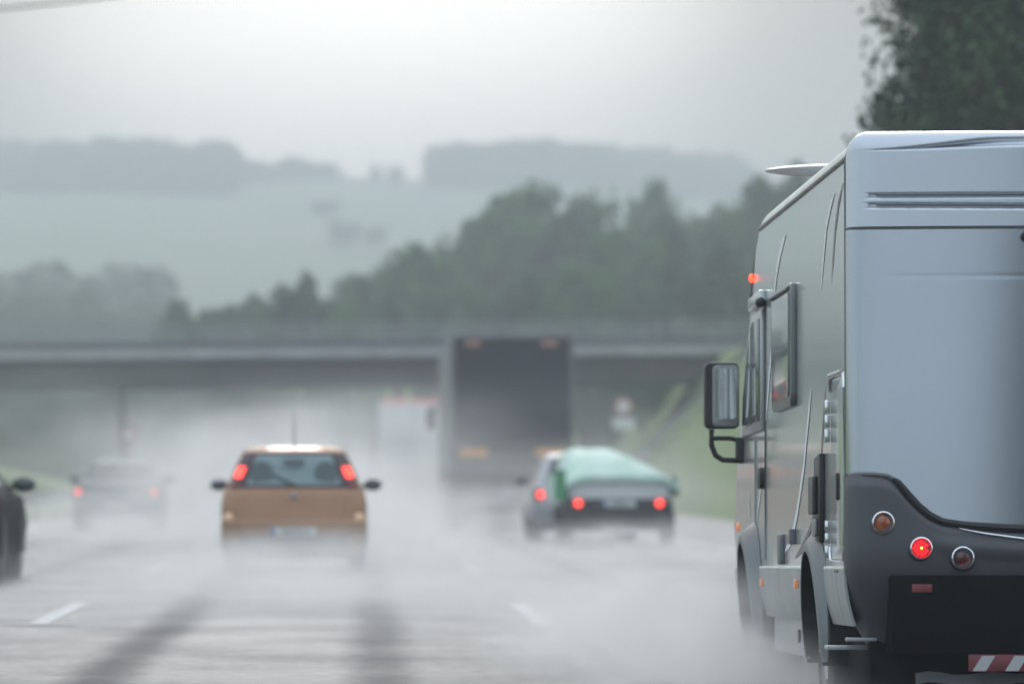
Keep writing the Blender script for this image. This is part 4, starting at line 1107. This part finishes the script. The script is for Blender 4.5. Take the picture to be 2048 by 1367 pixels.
mchild(MB().tube([(x, 5.9, z) for x, z in ap], .017, 10), 'mirror_arm', black)
ap = [MP(1426, 876), MP(1460, 876), MP(1492, 882)]
mchild(MB().tube([(x, 5.9, z) for x, z in ap], .014, 10), 'mirror_arm', black)
bx0, bz0 = MP(1472, 922); bx1, bz1 = MP(1492, 874)
mchild(MB().prism(rrect(bx0, bz0, bx1+.05, bz1, .012), 'y', 5.86, 5.95), 'arm_bracket', black, .006)
bx0, bz0 = MP(1486, 916); bx1, bz1 = MP(1503, 880)
mchild(MB().prism(rrect(bx0, bz0, bx1, bz1, .01), 'y', 5.80, 5.92), 'wall_mount', black, .006)
# roof dish (stands on the roof, turned flat for driving)
dish = thing('roof_dish', 'flat white satellite dish folded down on the motorhome roof', 'satellite dish', (2.326+.46, 26.4, H-(.77+.01946*26.4)+2.74))
MB().ell((0, 0, .27), (.43, .40, .028), 30, 12).build('dish_plate', mat('dish_white', (.7, .72, .73), .3, var=.04), dish)
MB().tube([(0, 0, .02), (0, 0, .24)], .05, 12).build('dish_mast', RUB, dish)
MB().box((0, 0, .03), (.4, .3, .07)).build('dish_base', mat('dish_white', (.7, .72, .73)), dish, .01)

# ------------------------------------------------------------------ air: haze and tyre spray
def vol_mat(name, dens, col=(.93, .95, .97), aniso=.35, hetero=None):
    m = bpy.data.materials.new(name); m.use_nodes = True; t = m.node_tree; t.nodes.clear()
    o = t.nodes.new('ShaderNodeOutputMaterial'); v = t.nodes.new('ShaderNodeVolumePrincipled')
    v.inputs['Color'].default_value = (*col, 1); v.inputs['Density'].default_value = dens; v.inputs['Anisotropy'].default_value = aniso
    t.links.new(v.outputs[0], o.inputs['Volume'])
    if hetero:
        nsc, lo, p = hetero
        tcn = t.nodes.new('ShaderNodeTexCoord')
        ln_ = t.nodes.new('ShaderNodeVectorMath'); ln_.operation = 'LENGTH'; t.links.new(tcn.outputs['Object'], ln_.inputs[0])
        fall = t.nodes.new('ShaderNodeMapRange'); fall.interpolation_type = 'SMOOTHSTEP'
        fall.inputs[1].default_value = .15; fall.inputs[2].default_value = .98; fall.inputs[3].default_value = 1; fall.inputs[4].default_value = 0
        t.links.new(ln_.outputs['Value'], fall.inputs[0])
        n = t.nodes.new('ShaderNodeTexNoise'); n.inputs['Scale'].default_value = nsc; n.inputs['Detail'].default_value = 2
        t.links.new(tcn.outputs['Object'], n.inputs['Vector'])
        nr = t.nodes.new('ShaderNodeMapRange'); nr.inputs[1].default_value = .36; nr.inputs[2].default_value = .66; nr.inputs[3].default_value = lo; nr.inputs[4].default_value = 1.7
        t.links.new(n.outputs['Fac'], nr.inputs[0])
        d = mth(t, 'MULTIPLY', mth(t, 'MULTIPLY', mth(t, 'POWER', fall.outputs[0], p), nr.outputs[0]), dens)
        t.links.new(d, v.inputs['Density'])
    return m
hz = MB().prism([(-520, -480), (430, -480), (430, 1600), (-520, 1600)], 'z', -45, 98).build('haze', vol_mat('haze_air', .00155, (.715, .76, .81), .36), smooth=False)
tag(hz, 'pale rain haze filling the valley', kind='stuff')
def spray(label, loc, scl, dens, nsc=3.2, lo=.12, p=1.0):
    bm = bmesh.new(); bmesh.ops.create_icosphere(bm, subdivisions=3, radius=1.0); me = bpy.data.meshes.new('spray'); bm.to_mesh(me); bm.free()
    o = link('spray', me, vol_mat('spray_air', dens, (.975, .99, 1), .68, (nsc, lo, p))); o.location = loc; o.scale = scl
    o['label'] = label; o['kind'] = 'stuff'
    return o
spray('spray drifting over all lanes below the bridge', (1.0, 115, .2), (10, 60, 3.8), .034)
spray('grey mist hanging under the left half of the bridge', (-9.5, 172, 1.8), (11, 28, 4.6), .022)
spray('tall bright spray cloud between orange car and dark truck', (-.3, 120, .3), (2.3, 38, 2.3), .075)
spray('spray cloud rolling beyond the orange car', (-1.7, 84, .3), (3.7, 27, 2.6), .075)
spray('spray between the orange car and the truck lane', (.9, 70, -.1), (1.6, 24, 1.3), .15)
spray('spray trailing the orange car', (-.6, 43.2, -.12), (2.3, 9.2, .88), .28)
spray('spray trailing the silver saloon', (-4.2, 80, .0), (3.2, 18, 1.2), .10)
spray('spray below the dark truck', (3.0, 90, -.1), (2.9, 15, 1.3), .17)
spray('spray trailing the car trailer', (3.9, 62.5, -.1), (2.3, 10, .78), .19)
spray('spray at the motorhome wheels', (1.90, 27, -.1), (1.3, 8, .85), .9)
spray('spray rolling behind the motorhome', (2.6, 20.2, -.32), (1.2, 2.0, .36), .5)
spray('low mist over the near lanes', (.6, 44, -.25), (6.4, 21, 1.05), .12)
